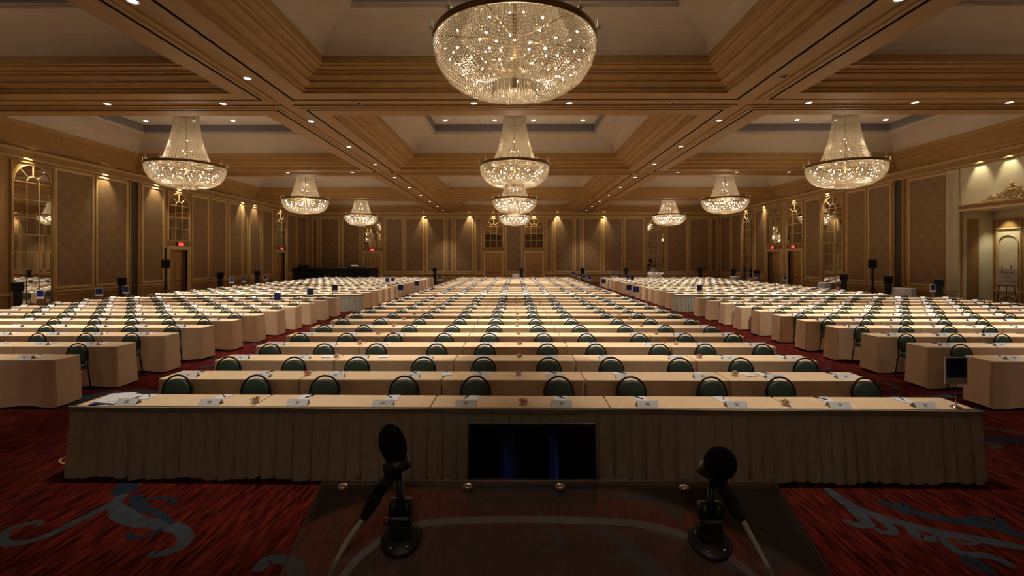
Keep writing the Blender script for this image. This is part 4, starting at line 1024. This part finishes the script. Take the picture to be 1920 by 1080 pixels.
def mic(tag_, base, stalk, ringc, foam, body, conn, cable, dy):
    # all points are photo pixels on the vertical plane through the microphone's foot
    B = on_desk(*base); D = B.y
    t = thing('microphone', tag_, 'microphone', B); L = B.copy()
    def mk(name, mb, mat, smooth=True, par=t): mb.v = [(x-L.x, y-L.y, z-L.z) for x, y, z in mb.v]; return build(name, mb, mat, par, smooth)
    def q(p, off=0): return at(p[0], p[1], D+off)
    rot = Matrix.Translation(B) @ nrm.to_track_quat('Z', 'Y').to_matrix().to_4x4()
    mb = MB(); mb.xf = rot; mb.lathe([(.0005, .0), (.0275, .0), (.0275, .003), (.025, .0055), (.0005, .006)], 28); fl_ = mk('flange', mb, M['blackp'])
    for a in (.9, 2.6, 4.2, 5.4):
        mb = MB(); mb.xf = rot; mb.ball((.019*math.cos(a), .019*math.sin(a), .0065), .0026, 8, .7, 4); mk('screw', mb, M['chrome'], True, fl_)
    up = Vector((0, 0, 1)); s0 = q(stalk[0]); s1 = q(stalk[1])
    c = B+nrm*.006
    mb = MB(); mb.bbox(c.x-.0145, c.x+.0145, c.y-.010, c.y+.010, c.z, c.z+.030, .003); mk('clamp_block', mb, M['blackp'], False)
    mb = MB()
    for s in (-1, 1):
        x = s0.x+s*.0095; mb.tube([(x-s*.0045, s0.y, c.z+.038), (x+s*.0045, s0.y, c.z+.038)], .0125, 16)
    mk('pivot_wheel', mb, M['blackp'])
    mb = MB(); mb.tube([(c.x-.015, c.y-.004, c.z+.022), (c.x-.021, c.y-.004, c.z+.022)], .005, 10); mk('thumb_screw', mb, M['brass'])
    mb = MB(); mb.tube([Vector((s0.x, s0.y, c.z+.02)), s0, s1], [.0052, .0048, .0045], 10); mk('stalk', mb, M['blackp'])
    r0 = q(ringc); mb = MB(); ax = (q(foam[1])-q(foam[0])+Vector((0, -.01, 0))).normalized(); rt = Matrix.Translation(r0) @ ax.to_track_quat('Z', 'Y').to_matrix().to_4x4()
    mb.xf = rt; mb.lathe([(.0165, -.008), (.018, -.008), (.0185, .008), (.0155, .009), (.0145, -.006), (.0165, -.008)], 24)
    for k in range(4): mb.tube([(.016*math.cos(k*PI/2), .016*math.sin(k*PI/2), 0), (.006*math.cos(k*PI/2), .006*math.sin(k*PI/2), 0)], .0016, 5)
    mk('shock_ring', mb, M['blackp'])
    f0, f1 = q(foam[0], foam[3]), q(foam[1], 0); d = f1-f0; m = 12; pts = []; rr_ = []
    for i in range(m+1):
        u = .5-.5*math.cos(PI*i/m); s = math.sqrt(max(.01, 1-(2*u-1)**2)); pts.append(f0+d*u); rr_.append(foam[2]*s*(1-.10*u))
    mb = MB(); mb.tube(pts, rr_, 20); mk('windscreen', mb, M['foam'])
    b0, b1 = q(body[0]), q(body[1], dy); mb = MB(); mb.tube([q(foam[1]), b0, b0+(b1-b0)*.4, b1], [.008, .0088, .0088, .0082], 16); mk('mic_body', mb, M['blackp'])
    c1 = q(conn, dy*1.6); v = c1-b1; mb = MB(); mb.tube([b1, b1+v*.06, b1+v*.08, b1+v*.3, b1+v*.75, c1], [.0086, .0096, .0090, .0092, .0066, .0052], 16); mk('connector', mb, M['blackp'])
    cp = [c1]+[q(p, dy*(1.7+.3*i)) for i, p in enumerate(cable)]
    P = []
    for i in range(len(cp)-1):
        p0, p1, p2, p3 = cp[max(0, i-1)], cp[i], cp[i+1], cp[min(len(cp)-1, i+2)]
        for j in range(5): u = j/5; P.append(.5*((2*p1)+(p2-p0)*u+(2*p0-5*p1+4*p2-p3)*u*u+(3*p1-p0-3*p2+p3)*u**3))
    P.append(cp[-1]); mb = MB(); mb.tube(P, .0036, 8); mk('cable', mb, M['cable'])
mic('gooseneck microphone with oval foam windscreen, left side of lectern', (752, 1012), ((752, 958), (748, 885)), (743, 872), ((725, 798), (748, 872), .0185, -.01), ((735, 888), (706, 928)), (681, 974), ((655, 1010), (632, 1050), (612, 1100), (600, 1160)), -.012)
mic('gooseneck microphone with round foam windscreen, right side of lectern', (1330, 1016), ((1330, 962), (1334, 905)), (1334, 886), ((1364, 845), (1334, 892), .0215, -.015), ((1348, 898), (1374, 948)), (1391, 974), ((1410, 1010), (1432, 1050), (1452, 1090), (1480, 1160)), -.012)
